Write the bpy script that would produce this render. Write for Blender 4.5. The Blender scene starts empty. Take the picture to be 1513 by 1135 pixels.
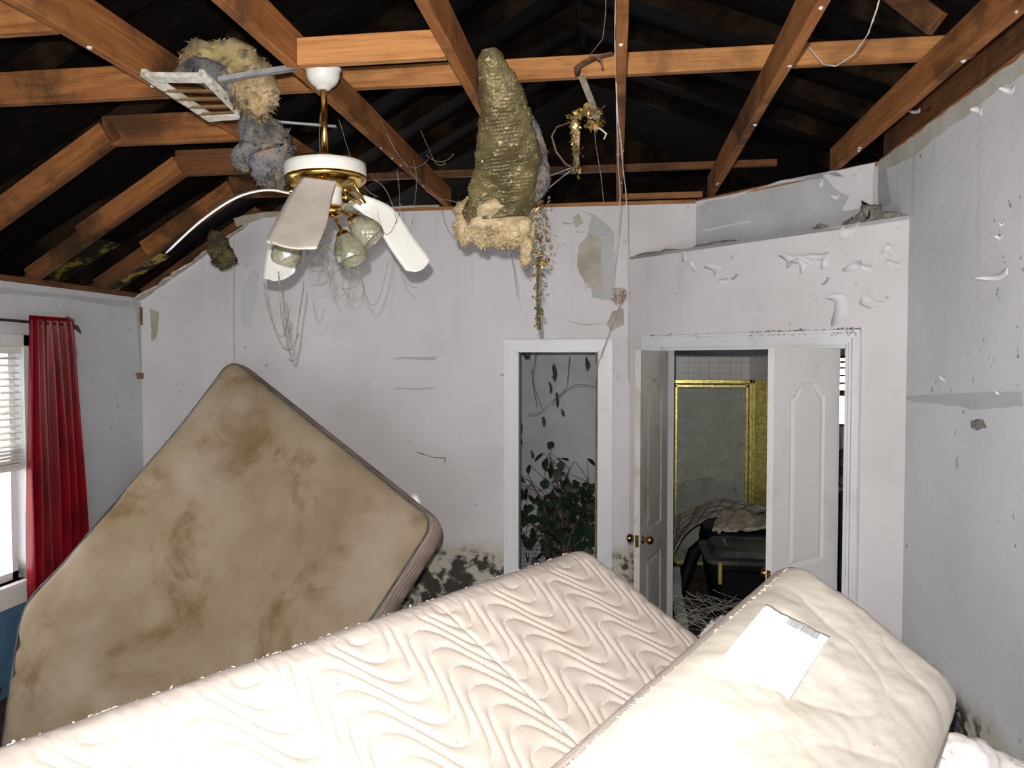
import bpy, bmesh, math, random
from mathutils import Vector as V, Matrix, noise
from math import sin, cos, pi, radians as R
random.seed(7)
S = bpy.context.scene
COL = S.collection

# ---------------------------------------------------------------- camera
CAM = V((0, 0, 1.985)); YAW = .1377; PIT = .0334; FPX = 1116.2
cd = bpy.data.cameras.new('camera'); cam = bpy.data.objects.new('camera', cd); COL.objects.link(cam)
cd.sensor_width = 36; cd.lens = FPX / 1513 * 36; cd.clip_start = .02
cam.location = CAM; cam.rotation_euler = (pi / 2 - PIT, 0, YAW)
S.camera = cam
# ---------------------------------------------------------------- daylight, flash, exposure
w = bpy.data.worlds.new('daylight'); S.world = w; w.use_nodes = True
bgn = w.node_tree.nodes['Background']; bgn.inputs[0].default_value = (.96, .98, 1, 1); bgn.inputs[1].default_value = 5.2
sd = bpy.data.lights.new('sun', 'SUN'); sd.energy = 7; sd.angle = R(.6); sd.color = (1, .93, .8)
sun = bpy.data.objects.new('sun', sd); COL.objects.link(sun)
SUN = V((.87, 1.36, -2.44)).normalized()
sun.rotation_euler = SUN.to_track_quat('-Z', 'Y').to_euler()
fl = bpy.data.lights.new('camera_flash', 'SPOT'); fl.energy = 440; fl.spot_size = R(138); fl.spot_blend = 1; fl.shadow_soft_size = .012; fl.color = (1, .965, .93)
flo = bpy.data.objects.new('camera_flash', fl); COL.objects.link(flo)
flo.location = CAM + V((-.035, .0, .10)); flo.rotation_euler = (pi / 2 - PIT + .10, 0, YAW + .04)
S.view_settings.view_transform = 'Standard'; S.view_settings.look = 'None'
S.view_settings.gamma = 1; S.view_settings.use_curve_mapping = False; S.view_settings.exposure = 0.0

# ---------------------------------------------------------------- measuring: photo pixel -> point in the room
_F = V((-sin(YAW) * cos(PIT), cos(YAW) * cos(PIT), -sin(PIT))); _R = V((cos(YAW), sin(YAW), 0)); _U = _R.cross(_F)
def at(x, y, **k):
    d = _F + _R * ((x - 756.5) / FPX) + _U * ((567.5 - y) / FPX)
    if 'd' in k: t = k['d']
    elif 'n' in k: n = V(k['n']); t = (k['c'] - n.dot(CAM)) / n.dot(d)
    else:
        a = list(k)[0]; i = 'XYZ'.index(a); t = (k[a] - CAM[i]) / d[i]
    return CAM + d * t
D = 5.264; XL = -3.549; XR = 1.41; ZL = 2.44; ZT = 3.035; ZS = 2.684; X0 = .087; X1 = .526
DG = dict(n=(1, 1, 0), c=X0 + D); DU = dict(n=(1, 1, 0), c=X1 + D)
BK = dict(Y=D); RW = dict(X=XR); LW = dict(X=XL)

# ---------------------------------------------------------------- materials
MATS = {}
def nd(t, kind, **kw):
    n = t.nodes.new(kind)
    for k, v in kw.items():
        if k in n.inputs: n.inputs[k].default_value = v
        else: setattr(n, k, v)
    return n
def lk(t, a, b): t.links.new(a, b)
def c4(c): return (c[0], c[1], c[2], 1)
def base(name, col, rough=.8, metal=0, spec=.3):
    m = bpy.data.materials.new(name); m.use_nodes = True; t = m.node_tree
    p = t.nodes['Principled BSDF']; p.inputs['Base Color'].default_value = c4(col)
    p.inputs['Roughness'].default_value = rough; p.inputs['Metallic'].default_value = metal
    p.inputs['Specular IOR Level'].default_value = spec
    return m, t, p
def coords(t, world=False, scale=(1, 1, 1)):
    mp = nd(t, 'ShaderNodeMapping'); mp.inputs['Scale'].default_value = scale
    if world: lk(t, nd(t, 'ShaderNodeNewGeometry').outputs['Position'], mp.inputs[0])
    else: lk(t, nd(t, 'ShaderNodeTexCoord').outputs['Object'], mp.inputs[0])
    return mp.outputs[0]
def ntex(t, co, scale, detail=6, rough=.6, dist=0):
    n = nd(t, 'ShaderNodeTexNoise', Scale=scale, Detail=detail, Roughness=rough, Distortion=dist); lk(t, co, n.inputs['Vector']); return n.outputs['Fac']
def ramp(t, f, a, b, interp='LINEAR'):
    r = nd(t, 'ShaderNodeMapRange', interpolation_type='SMOOTHSTEP' if interp == 'S' else 'LINEAR')
    r.inputs['From Min'].default_value = a; r.inputs['From Max'].default_value = b; lk(t, f, r.inputs['Value']); return r.outputs[0]
def mul(t, a, b, op='MULTIPLY'):
    n = nd(t, 'ShaderNodeMath', operation=op)
    for i, q in enumerate((a, b)):
        if isinstance(q, (int, float)): n.inputs[i].default_value = q
        else: lk(t, q, n.inputs[i])
    return n.outputs[0]
def mix(t, f, a, b):
    n = nd(t, 'ShaderNodeMix', data_type='RGBA')
    if isinstance(f, (int, float)): n.inputs[0].default_value = f
    else: lk(t, f, n.inputs[0])
    for i, q in ((6, a), (7, b)):
        if isinstance(q, tuple): n.inputs[i].default_value = c4(q)
        else: lk(t, q, n.inputs[i])
    return n.outputs[2]
def bump(t, p, h, s=.3, d=.01):
    b = nd(t, 'ShaderNodeBump', Strength=s, Distance=d); lk(t, h, b.inputs['Height']); lk(t, b.outputs[0], p.inputs['Normal'])
def speck(name, cols, scale=6, rough=.8, metal=0, b=.3, bd=.005, world=False, sc=(1, 1, 1), spec=.3, lo=.38, hi=.62):
    m, t, p = base(name, cols[0], rough, metal, spec); co = coords(t, world, sc); c = cols[0]; last = None
    for i, q in enumerate(cols[1:]):
        f = ntex(t, co, scale * (1 + 1.7 * i), 7, .65); f2 = ramp(t, f, lo + .05 * i, hi + .05 * i, 'S'); last = f; c = mix(t, f2, c, q)
    if last is not None: lk(t, c, p.inputs['Base Color'])
    h = ntex(t, co, scale * 6, 6, .7); bump(t, p, h, b, bd); MATS[name] = m; return m

def wall_mat(name, cola=(.675, .655, .665), colb=(.60, .58, .585), mold_z=.66, mold=1., streak=.35):
    m, t, p = base(name, cola, .75, 0, .25)
    co = coords(t, True); g = nd(t, 'ShaderNodeSeparateXYZ'); lk(t, co, g.inputs[0]); z = g.outputs[2]
    c = mix(t, ramp(t, ntex(t, co, 1.3, 4), .35, .7, 'S'), cola, colb)
    # run marks below the top of the wall
    cs = coords(t, True, (7, 7, .35)); st = mul(t, ramp(t, ntex(t, cs, 1.4, 5, .6), .52, .75, 'S'), ramp(t, z, 2.0, 2.9))
    c = mix(t, mul(t, st, streak), c, (.33, .325, .31))
    # scuffs and soot specks
    sp = ramp(t, ntex(t, co, 26, 4, .55), .66, .72); sp = mul(t, sp, ramp(t, ntex(t, co, 2.2, 3), .45, .62)); c = mix(t, mul(t, sp, .75), c, (.13, .11, .09))
    sc = ramp(t, ntex(t, coords(t, True, (3, 3, 9)), 5, 6, .75, .6), .66, .8); c = mix(t, mul(t, sc, .35), c, (.42, .38, .33))
    # water line: tan band then black mould under it
    n1 = ntex(t, co, 3.2, 5, .6); zz = mul(t, mul(t, n1, .30), z, 'ADD')
    band = ramp(t, zz, mold_z + .22, mold_z + .08, 'S'); c = mix(t, mul(t, band, .6 * mold), c, (.42, .36, .24))
    bl = mul(t, ramp(t, zz, mold_z + .16, mold_z + .06, 'S'), ramp(t, mul(t, mul(t, ntex(t, co, 14, 8, .75), .55), mul(t, ntex(t, co, 3.5, 3), .5), 'ADD'), .49, .56)); c = mix(t, mul(t, bl, .93 * mold), c, (.016, .014, .012))
    lk(t, c, p.inputs['Base Color'])
    bump(t, p, mul(t, ntex(t, co, 9, 8, .6), mul(t, n1, 2.), 'ADD'), .22, .012)
    MATS[name] = m; return m
M_wall = wall_mat('painted_drywall'); M_wallr = wall_mat('painted_drywall_right', (.66, .665, .685), (.58, .585, .60), .60, 1., .4)
M_header = wall_mat('painted_header', (.67, .645, .66), (.60, .575, .585), .62, .9, .25)
M_walll = wall_mat('painted_drywall_left', (.62, .62, .65), (.55, .55, .56), .80, .8, .3)
M_bare = speck('bare_gypsum', [(.50, .51, .52), (.42, .43, .43), (.47, .47, .46)], 3, .9, world=True)
M_cream = speck('cream_board_edge', [(.56, .55, .50), (.46, .44, .37)], 5, .9, world=True)
M_pale = speck('pale_gypsum', [(.60, .60, .615), (.55, .55, .56)], 3, .9, world=True)
M_tan = speck('tan_paper', [(.46, .43, .36), (.36, .33, .26)], 5, .9, world=True)
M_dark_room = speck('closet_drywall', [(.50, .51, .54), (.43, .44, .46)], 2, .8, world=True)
M_white = speck('white_trim_paint', [(.70, .70, .72), (.60, .595, .59)], 5, .45, b=.1, spec=.45, world=True, lo=.5, hi=.75)
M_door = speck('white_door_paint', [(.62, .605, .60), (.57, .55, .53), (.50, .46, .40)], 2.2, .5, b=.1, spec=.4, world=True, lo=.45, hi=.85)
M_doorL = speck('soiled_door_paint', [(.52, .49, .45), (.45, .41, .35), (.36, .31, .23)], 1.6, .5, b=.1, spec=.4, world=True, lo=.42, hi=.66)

def wood_mat(name, a, b, char=.5, rough=.75, sp=.2):
    m, t, p = base(name, a, rough, 0, sp)
    co = coords(t, False, (.7, 9, 9)); g1 = ntex(t, co, 3.2, 6, .6, .7); c = mix(t, ramp(t, g1, .32, .68, 'S'), a, b)
    g2 = ntex(t, coords(t, False, (1.2, 30, 30)), 4, 3, .5); c = mix(t, mul(t, ramp(t, g2, .5, .75), .45), c, tuple(q * .45 for q in b))
    kn = nd(t, 'ShaderNodeTexVoronoi', Scale=2.2); lk(t, coords(t, False, (.8, 3, 3)), kn.inputs['Vector']); c = mix(t, ramp(t, kn.outputs['Distance'], .10, .03, 'S'), c, tuple(q * .3 for q in b))
    s = ramp(t, ntex(t, coords(t, True), 2.0, 6, .66, .4), .44, .66, 'S'); c = mix(t, mul(t, s, char), c, (.030, .018, .010))
    lk(t, c, p.inputs['Base Color']); bump(t, p, g2, .25, .004); MATS[name] = m; return m
M_wood = wood_mat('pine_framing', (.37, .155, .05), (.25, .092, .028), .8)
M_wood2 = wood_mat('pine_cross_framing', (.50, .235, .085), (.35, .145, .048), .5)
M_wood3 = wood_mat('sooty_framing', (.20, .085, .032), (.12, .05, .02), .9)
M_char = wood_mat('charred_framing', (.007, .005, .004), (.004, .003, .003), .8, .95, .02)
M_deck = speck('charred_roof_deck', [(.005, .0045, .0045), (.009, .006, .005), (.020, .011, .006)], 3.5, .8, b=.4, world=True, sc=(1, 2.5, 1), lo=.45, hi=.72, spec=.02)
M_mossdeck = speck('yellowed_roof_deck', [(.02, .016, .008), (.30, .24, .03)], 9, .9, world=True, lo=.5, hi=.6)
M_floor = speck('muddy_floor', [(.09, .07, .05), (.04, .03, .025)], 4, .9, world=True)
M_black = speck('black_plastic', [(.003, .003, .005), (.006, .006, .009)], 5, .6, b=.1, spec=.12)
M_lid = speck('dusty_dark_lid', [(.03, .03, .032), (.10, .095, .085)], 4, .5, b=.1, world=True)
M_brass = speck('brass', [(.75, .50, .14), (.55, .34, .08)], 6, .2, 1, .08, .002)
M_knob = speck('antique_brass', [(.45, .27, .08), (.30, .17, .05)], 8, .25, 1, .05, .002)
M_gold = speck('gold_frame_metal', [(.62, .50, .10), (.40, .32, .07), (.78, .70, .30)], 14, .34, .85, .25, .003, world=True)
M_fanw = speck('white_enamel', [(.62, .61, .58), (.54, .53, .49)], 4, .3, b=.03, spec=.5)
M_bladeb = speck('dusty_blade_underside', [(.55, .50, .44), (.44, .39, .33)], 7, .7, b=.12, lo=.3, hi=.7)
M_steel = speck('galvanised_steel', [(.33, .34, .34), (.22, .22, .21)], 12, .5, .5)
M_fib = speck('yellow_fibreglass', [(.34, .27, .11), (.20, .14, .06), (.42, .30, .18), (.10, .09, .07)], 6, .95, b=.8, bd=.01, lo=.4, hi=.58)
M_fibg = speck('grey_sooty_fibreglass', [(.15, .15, .16), (.05, .05, .055), (.22, .18, .12)], 7, .95, b=.8, bd=.01, lo=.4, hi=.6)
M_fibd = speck('dark_fibreglass', [(.045, .04, .03), (.14, .12, .04)], 14, .95, b=.8, bd=.01)
M_fluff = speck('pale_fibreglass', [(.58, .44, .24), (.42, .30, .15), (.62, .52, .36)], 11, .95, b=.9, bd=.012, lo=.38, hi=.6)
M_rubble = speck('plaster_rubble', [(.28, .26, .24), (.14, .13, .12)], 20, .95, b=.6)
M_web = speck('cobweb_thread', [(.26, .22, .18), (.14, .12, .10)], 20, .9)
M_webd = speck('dark_sooty_thread', [(.05, .04, .03), (.10, .08, .06)], 20, .9)
M_webl = speck('pale_thread', [(.55, .53, .48), (.42, .40, .36)], 20, .9)
M_foil = speck('gold_foil_shreds', [(.75, .55, .20), (.30, .19, .06)], 30, .3, .8)
M_ribbon = speck('brown_ribbon_strip', [(.10, .05, .03), (.20, .13, .09)], 12, .6)
M_blue = speck('blue_painted_board', [(.10, .20, .30), (.07, .15, .24)], 5, .6, world=True)
M_leaf = speck('ficus_leaf', [(.022, .045, .022), (.012, .028, .014)], 20, .45, b=.1, spec=.4)
M_bark = speck('ficus_bark', [(.13, .09, .065), (.07, .05, .035)], 20, .9)
M_pot = speck('clay_pot', [(.2, .1, .06), (.14, .07, .04)], 8, .8)
M_blind = speck('white_blind_slat', [(.78, .77, .72), (.70, .68, .62)], 6, .5, b=.05)
M_frame = speck('window_frame_paint', [(.72, .71, .69), (.55, .51, .46)], 5, .5, world=True, lo=.5, hi=.7)
M_tag = speck('paper_label', [(.86, .86, .86), (.80, .80, .79)], 5, .6, b=.1)
M_ink = speck('grey_ink', [(.30, .30, .33), (.34, .34, .36)], 5, .7, b=.02)
M_yel = speck('yellow_plastic', [(.42, .36, .03), (.3, .26, .03)], 5, .5)
M_plaster = speck('broken_ceiling_board', [(.52, .49, .42), (.36, .33, .26), (.66, .65, .62)], 9, .9, world=True)
M_mud = speck('soiled_white_cloth', [(.74, .70, .68), (.34, .20, .15)], 7, .85, b=.5, world=True, lo=.5, hi=.66)
M_hair = speck('dark_fur_lump', [(.03, .03, .04), (.07, .065, .07)], 30, .9, b=.8)
M_cloth1 = speck('dark_red_garment', [(.10, .02, .03), (.22, .16, .16)], 8, .9, world=True)
M_cloth2 = speck('black_garment', [(.012, .012, .02), (.03, .03, .04)], 8, .9, world=True)

# duct skin: crumpled foil
m, t, p = base('duct_foil_skin', (.36, .31, .12), .5, .3, .4); co = coords(t)
c = mix(t, ramp(t, ntex(t, co, 7, 6), .4, .62, 'S'), (.17, .135, .055), (.085, .065, .028)); c = mix(t, ramp(t, ntex(t, co, 34, 4, .7), .60, .68), c, (.50, .42, .22)); lk(t, c, p.inputs['Base Color'])
vo = nd(t, 'ShaderNodeTexVoronoi', Scale=85.); lk(t, co, vo.inputs['Vector'])
bump(t, p, mul(t, vo.outputs['Distance'], ntex(t, co, 22, 5, .7), 'ADD'), .5, .006); M_duct = m
# curtain
m, t, p = base('red_satin_curtain', (.42, .004, .012), .38, 0, .25); p.inputs['Sheen Weight'].default_value = 0
tr = nd(t, 'ShaderNodeBsdfTranslucent', Color=(.75, .04, .015, 1)); mx = nd(t, 'ShaderNodeMixShader', Fac=.20); lk(t, p.outputs[0], mx.inputs[1]); lk(t, tr.outputs[0], mx.inputs[2]); lk(t, mx.outputs[0], t.nodes['Material Output'].inputs[0])
n1 = ntex(t, coords(t, True, (1, 6, 1)), 5, 4); lk(t, mix(t, ramp(t, n1, .4, .65), (.24, .002, .008), (.11, .001, .005)), p.inputs['Base Color']); M_curt = m
# window glass
m = bpy.data.materials.new('window_glass'); m.use_nodes = True; t = m.node_tree; t.nodes.clear()
o = nd(t, 'ShaderNodeOutputMaterial'); g = nd(t, 'ShaderNodeBsdfGlossy', Roughness=.03); tt = nd(t, 'ShaderNodeBsdfTransparent'); mx = nd(t, 'ShaderNodeMixShader', Fac=.08)
lk(t, tt.outputs[0], mx.inputs[1]); lk(t, g.outputs[0], mx.inputs[2]); lk(t, mx.outputs[0], o.inputs[0]); M_glass = m
def thin_glass(name, tint, fac, rough=.08, dust=None, dfac=.3):
    m = bpy.data.materials.new(name); m.use_nodes = True; t = m.node_tree; t.nodes.clear()
    o = nd(t, 'ShaderNodeOutputMaterial'); g = nd(t, 'ShaderNodeBsdfGlossy', Roughness=rough); tt = nd(t, 'ShaderNodeBsdfTransparent', Color=c4(tint)); mx = nd(t, 'ShaderNodeMixShader', Fac=fac)
    lk(t, tt.outputs[0], mx.inputs[1]); lk(t, g.outputs[0], mx.inputs[2]); out = mx.outputs[0]
    if dust:
        df = nd(t, 'ShaderNodeBsdfDiffuse', Color=c4(dust)); m2 = nd(t, 'ShaderNodeMixShader', Fac=dfac); lk(t, out, m2.inputs[1]); lk(t, df.outputs[0], m2.inputs[2]); out = m2.outputs[0]
        lk(t, mul(t, ramp(t, ntex(t, coords(t), 4, 5), .3, .7), dfac * 1.6), m2.inputs[0])
    lk(t, out, o.inputs[0]); return m
M_shower = thin_glass('dusty_shower_glass', (.93, .95, .92), .06, .1, (.62, .62, .55), .30)
M_shade = thin_glass('prismatic_shade_glass', (.82, .82, .72), .16, .22, (.46, .44, .33), .38)
M_film = thin_glass('thin_plastic_film', (.9, .9, .9), .35, .2, (.5, .5, .52), .15)
# tile
m, t, p = base('white_tile', (.55, .54, .52), .3, 0, .5); br = nd(t, 'ShaderNodeTexBrick', Scale=1.); br.offset = 0
br.inputs['Color1'].default_value = (.80, .79, .76, 1); br.inputs['Color2'].default_value = (.74, .73, .70, 1); br.inputs['Mortar'].default_value = (.58, .57, .54, 1)
br.inputs['Mortar Size'].default_value = .004; br.inputs['Brick Width'].default_value = .108; br.inputs['Row Height'].default_value = .108
mp = nd(t, 'ShaderNodeMapping'); mp.inputs['Rotation'].default_value = (pi / 2, 0, 0); lk(t, nd(t, 'ShaderNodeNewGeometry').outputs['Position'], mp.inputs[0]); lk(t, mp.outputs[0], br.inputs[0]); lk(t, br.outputs[0], p.inputs['Base Color']); M_tile = m
# plaid cloth
m, t, p = base('plaid_cloth', (.45, .42, .36), .9, 0, .1); u = nd(t, 'ShaderNodeTexCoord').outputs['UV']; sx = nd(t, 'ShaderNodeSeparateXYZ'); lk(t, u, sx.inputs[0])
def stripe(v, k, th): return ramp(t, mul(t, mul(t, v, k), 1., 'WRAP') if False else nd_fr(mul(t, v, k)), th, th + .04)
def nd_fr(a):
    n = nd(t, 'ShaderNodeMath', operation='FRACT'); lk(t, a, n.inputs[0]); return n.outputs[0]
c = mix(t, mul(t, stripe(sx.outputs[0], 7, .62), .7), (.46, .42, .35), (.13, .12, .11)); c = mix(t, mul(t, stripe(sx.outputs[1], 5, .70), .7), c, (.07, .065, .06))
c = mix(t, mul(t, stripe(sx.outputs[0], 21, .84), .6), c, (.68, .65, .6)); c = mix(t, ramp(t, ntex(t, coords(t, True), 7, 5), .45, .65), c, (.24, .20, .15)); lk(t, c, p.inputs['Base Color']); M_plaid = m
# mattress fabrics
def mattress_mat(name, a, b, stain, thread, slo=.56, shi=.72, weave=.25, ssc=2.6, pale=None, gloss=0):
    m, t, p = base(name, a, .85 - gloss, 0, .2 + gloss); co = coords(t, True)
    c = mix(t, ramp(t, ntex(t, co, 2.1, 5), .35, .65, 'S'), a, b)
    c = mix(t, ramp(t, ntex(t, co, ssc, 7, .62, .5), slo, shi, 'S'), c, stain)
    if pale: c = mix(t, mul(t, ramp(t, ntex(t, co, 1.4, 4, .5), .5, .66, 'S'), .7), c, pale)
    c = mix(t, mul(t, ramp(t, ntex(t, co, 40, 4, .6), .68, .74), .5), c, tuple(q * .4 for q in stain))
    at_ = nd(t, 'ShaderNodeAttribute', attribute_name='quilt'); c = mix(t, mul(t, ramp(t, at_.outputs['Fac'], .30, .08), .85), c, thread)
    lk(t, c, p.inputs['Base Color'])
    wv = nd(t, 'ShaderNodeTexWave', Scale=150., Distortion=1.5); lk(t, co, wv.inputs['Vector'])
    bump(t, p, mul(t, mul(t, wv.outputs['Fac'], weave), ntex(t, co, 14, 6), 'ADD'), .35, .006); MATS[name] = m; return m
M_matA = mattress_mat('stained_tan_ticking', (.325, .25, .168), (.26, .192, .118), (.175, .108, .045), (.5, .45, .35), .48, .66, pale=(.375, .30, .228), ssc=2.3)
M_matAs = mattress_mat('pinkish_quilted_band', (.42, .32, .27), (.33, .25, .20), (.22, .15, .10), (.17, .12, .09))
M_matB = mattress_mat('cream_quilted_damask', (.52, .455, .41), (.46, .40, .35), (.40, .30, .22), (.82, .77, .72), .60, .75)
M_matC = mattress_mat('film_covered_ticking', (.57, .515, .45), (.51, .46, .39), (.42, .34, .25), (.70, .65, .58), .6, .8, gloss=.3, weave=.04)
M_matBs = mattress_mat('cream_border_band', (.50, .435, .38), (.44, .38, .33), (.38, .28, .20), (.42, .36, .31), .6, .75)
M_pipe = speck('grey_green_piping', [(.12, .13, .12), (.06, .065, .06)], 12, .8)
M_pipew = speck('cream_piping', [(.60, .53, .46), (.5, .43, .36)], 12, .8)

# ---------------------------------------------------------------- object helpers
def wloc(o):
    v = V((0, 0, 0))
    while o: v += o.location; o = o.parent
    return v
def link(name, me, parent=None, mat=None, loc=None):
    o = bpy.data.objects.new(name, me); COL.objects.link(o)
    if mat: me.materials.append(mat)
    if loc is not None: o.location = loc
    if parent: o.parent = parent
    return o
def mesh(name, verts, faces, mat=None, parent=None, smooth=False, loc=None, fmats=None):
    """verts in room coordinates; the object's origin goes to loc (or its parent's origin)"""
    org = V(loc) if loc is not None else (wloc(parent) if parent else V((0, 0, 0)))
    if not parent and loc is None:
        n = len(verts); org = V((sum(v[0] for v in verts) / n, sum(v[1] for v in verts) / n, min(v[2] for v in verts)))
    me = bpy.data.meshes.new(name); me.from_pydata([tuple(V(v) - org) for v in verts], [], faces); me.update()
    if smooth: me.polygons.foreach_set('use_smooth', [True] * len(me.polygons))
    bm = bmesh.new(); bm.from_mesh(me); bmesh.ops.recalc_face_normals(bm, faces=bm.faces); bm.to_mesh(me); bm.free()
    o = bpy.data.objects.new(name, me); COL.objects.link(o)
    if mat: me.materials.append(mat)
    if parent: o.parent = parent; o.location = org - wloc(parent)
    else: o.location = org
    return o
def tag(o, label=None, cat=None, group=None, kind=None):
    if label: o['label'] = label
    if cat: o['category'] = cat
    if group: o['group'] = group
    if kind: o['kind'] = kind
    return o
def thing(name, loc, label=None, cat=None, group=None, kind=None):
    o = bpy.data.objects.new(name, None); COL.objects.link(o); o.location = loc; o.empty_display_size = .1
    return tag(o, label, cat, group, kind)
class G:
    """collects boxes, tubes, lathes into one vertex list"""
    def __init__(s): s.v = []; s.f = []
    def add(s, v, f):
        n = len(s.v); s.v += [V(q) for q in v]; s.f += [tuple(i + n for i in q) for q in f]; return s
    def box(s, a, b):
        x0, y0, z0 = a; x1, y1, z1 = b
        return s.add([(x0, y0, z0), (x1, y0, z0), (x1, y1, z0), (x0, y1, z0), (x0, y0, z1), (x1, y0, z1), (x1, y1, z1), (x0, y1, z1)],
                     [(0, 3, 2, 1), (4, 5, 6, 7), (0, 1, 5, 4), (1, 2, 6, 5), (2, 3, 7, 6), (3, 0, 4, 7)])
    def obox(s, o, ax, ay, az):
        o, ax, ay, az = V(o), V(ax), V(ay), V(az)
        return s.add([o, o + ax, o + ax + ay, o + ay, o + az, o + ax + az, o + ax + ay + az, o + ay + az], [(0, 3, 2, 1), (4, 5, 6, 7), (0, 1, 5, 4), (1, 2, 6, 5), (2, 3, 7, 6), (3, 0, 4, 7)])
    def prism(s, pts, d):
        n = len(pts); d = V(d); pts = [V(q) for q in pts]
        return s.add(pts + [q + d for q in pts], [tuple(range(n)), tuple(range(2 * n - 1, n - 1, -1))] + [(i, (i + 1) % n, n + (i + 1) % n, n + i) for i in range(n)])
    def tube(s, pts, r, n=6, cap=True, flat=1.):
        pts = [V(q) for q in pts]; rr = r if isinstance(r, (list, tuple)) else [r] * len(pts); vs = []; up = V((0, 0, 1)); pn = None
        for i, q in enumerate(pts):
            tn = (pts[min(i + 1, len(pts) - 1)] - pts[max(i - 1, 0)]); tn = tn.normalized() if tn.length > 1e-9 else V((0, 0, 1))
            if pn is None: a = tn.cross(up) if abs(tn.z) < .95 else tn.cross(V((0, 1, 0)))
            else: a = pn - tn * pn.dot(tn)
            a = a.normalized() if a.length > 1e-9 else tn.orthogonal().normalized(); pn = a; b = tn.cross(a)
            vs += [q + (a * cos(2 * pi * k / n) + b * sin(2 * pi * k / n) * flat) * rr[i] for k in range(n)]
        fs = [(i * n + k, i * n + (k + 1) % n, (i + 1) * n + (k + 1) % n, (i + 1) * n + k) for i in range(len(pts) - 1) for k in range(n)]
        if cap: fs += [tuple(range(n - 1, -1, -1)), tuple((len(pts) - 1) * n + k for k in range(n))]
        return s.add(vs, fs)
    def lathe(s, prof, o, ax=(0, 0, 1), n=24, fn=None):
        ax = V(ax).normalized(); a = ax.orthogonal().normalized(); b = ax.cross(a); o = V(o); vs = []
        for j, (r, h) in enumerate(prof):
            for k in range(n):
                th = 2 * pi * k / n; r2 = r + (fn(j, k) if fn else 0); vs.append(o + ax * h + (a * cos(th) + b * sin(th)) * r2)
        m = len(prof)
        return s.add(vs, [(i * n + k, i * n + (k + 1) % n, (i + 1) * n + (k + 1) % n, (i + 1) * n + k) for i in range(m - 1) for k in range(n)])
    def obj(s, name, mat, parent=None, smooth=False, loc=None): return mesh(name, s.v, s.f, mat, parent, smooth, loc)
def bev(o, w=.004, seg=2):
    m = o.modifiers.new('bevel', 'BEVEL'); m.width = w; m.segments = seg; m.limit_method = 'ANGLE'; return o
def fbm(p, s=1., o=4): return noise.fractal(V(p) * s, 1., 2., o)
def board(name, p0, p1, wd, ht, mat, parent, up=(0, 0, 1), drop=0, wob=.0):
    """sawn timber from p0 to p1 (centre of its bottom edge); local X runs along the grain"""
    p0, p1 = V(p0), V(p1); x = (p1 - p0); L = x.length; x.normalize(); y = V(up).cross(x).normalized(); z = x.cross(y)
    n = max(2, int(L / .25)); vs = []; fs = []
    for i in range(n + 1):
        q = L * i / n
        for (a, b) in ((-wd / 2, 0), (wd / 2, 0), (wd / 2, ht), (-wd / 2, ht)):
            j = .003 * noise.noise(V((q * 2 + p0.x * 7, a * 9 + p0.y * 5, b * 9))); vs.append((q, a + j, b + j))
    for i in range(n):
        for k in range(4): fs.append((i * 4 + k, i * 4 + (k + 1) % 4, i * 4 + 4 + (k + 1) % 4, i * 4 + 4 + k))
    fs += [(0, 1, 2, 3), (n * 4 + 3, n * 4 + 2, n * 4 + 1, n * 4)]
    me = bpy.data.meshes.new(name); me.from_pydata(vs, [], fs)
    bm = bmesh.new(); bm.from_mesh(me); bmesh.ops.recalc_face_normals(bm, faces=bm.faces); bm.to_mesh(me); bm.free()
    me.materials.append(mat); o = bpy.data.objects.new(name, me); COL.objects.link(o)
    M = Matrix((x, y, z)).transposed().to_4x4(); o.rotation_euler = M.to_euler(); o.parent = parent; o.location = p0 - wloc(parent)
    return bev(o, .003, 1)

# ================================================================ THE SHELL
FY = -1.5
def wallobj(name, g, mat): return tag(g.obj(name, mat), kind='structure')
tag(G().box((-4.3, FY - .1, -.1), (3.4, 8.3, 0)).obj('floor', M_floor), kind='structure')
def xz(pts, y, th): return [V((a, y, b)) for a, b in pts], (0, th, 0)
DL, DRr, DT = -.698, -.113, 2.047          # closet doorway
g = G()
g.prism(*xz([(XL - .1, 0), (DL, 0), (DL, DT), (DL, ZT), (-2.60, ZT), (XL, ZL), (XL - .1, ZL)], D, .11))
g.prism(*xz([(DL, DT), (DRr, DT), (DRr, ZT), (DL, ZT)], D, .11)); g.prism(*xz([(DRr, 0), (X0, 0), (X0, ZT), (DRr, ZT)], D, .11))
g.prism(*xz([(X0, ZS - .3), (X1, ZS - .3), (X1, ZT), (X0, ZT)], D, .11))
W_back = wallobj('wall_back', g, M_wall)
# left wall with the window opening
WY0, WY1, WZ0, WZ1 = 2.15, 4.10, .655, 2.06
g = G(); T = .12
g.box((XL - T, FY, 0), (XL, WY0, ZL)); g.box((XL - T, WY1, 0), (XL, D, ZL)); g.box((XL - T, WY0, 0), (XL, WY1, WZ0)); g.box((XL - T, WY0, WZ1), (XL, WY1, ZL))
W_left = wallobj('wall_left', g, M_walll)
g = G(); YR = D - (XR - X0); YU = D - (XR - X1)
g.box((XR, FY, 0), (XR + T, YU, ZT)); W_right = wallobj('wall_right', g, M_wallr)
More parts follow.
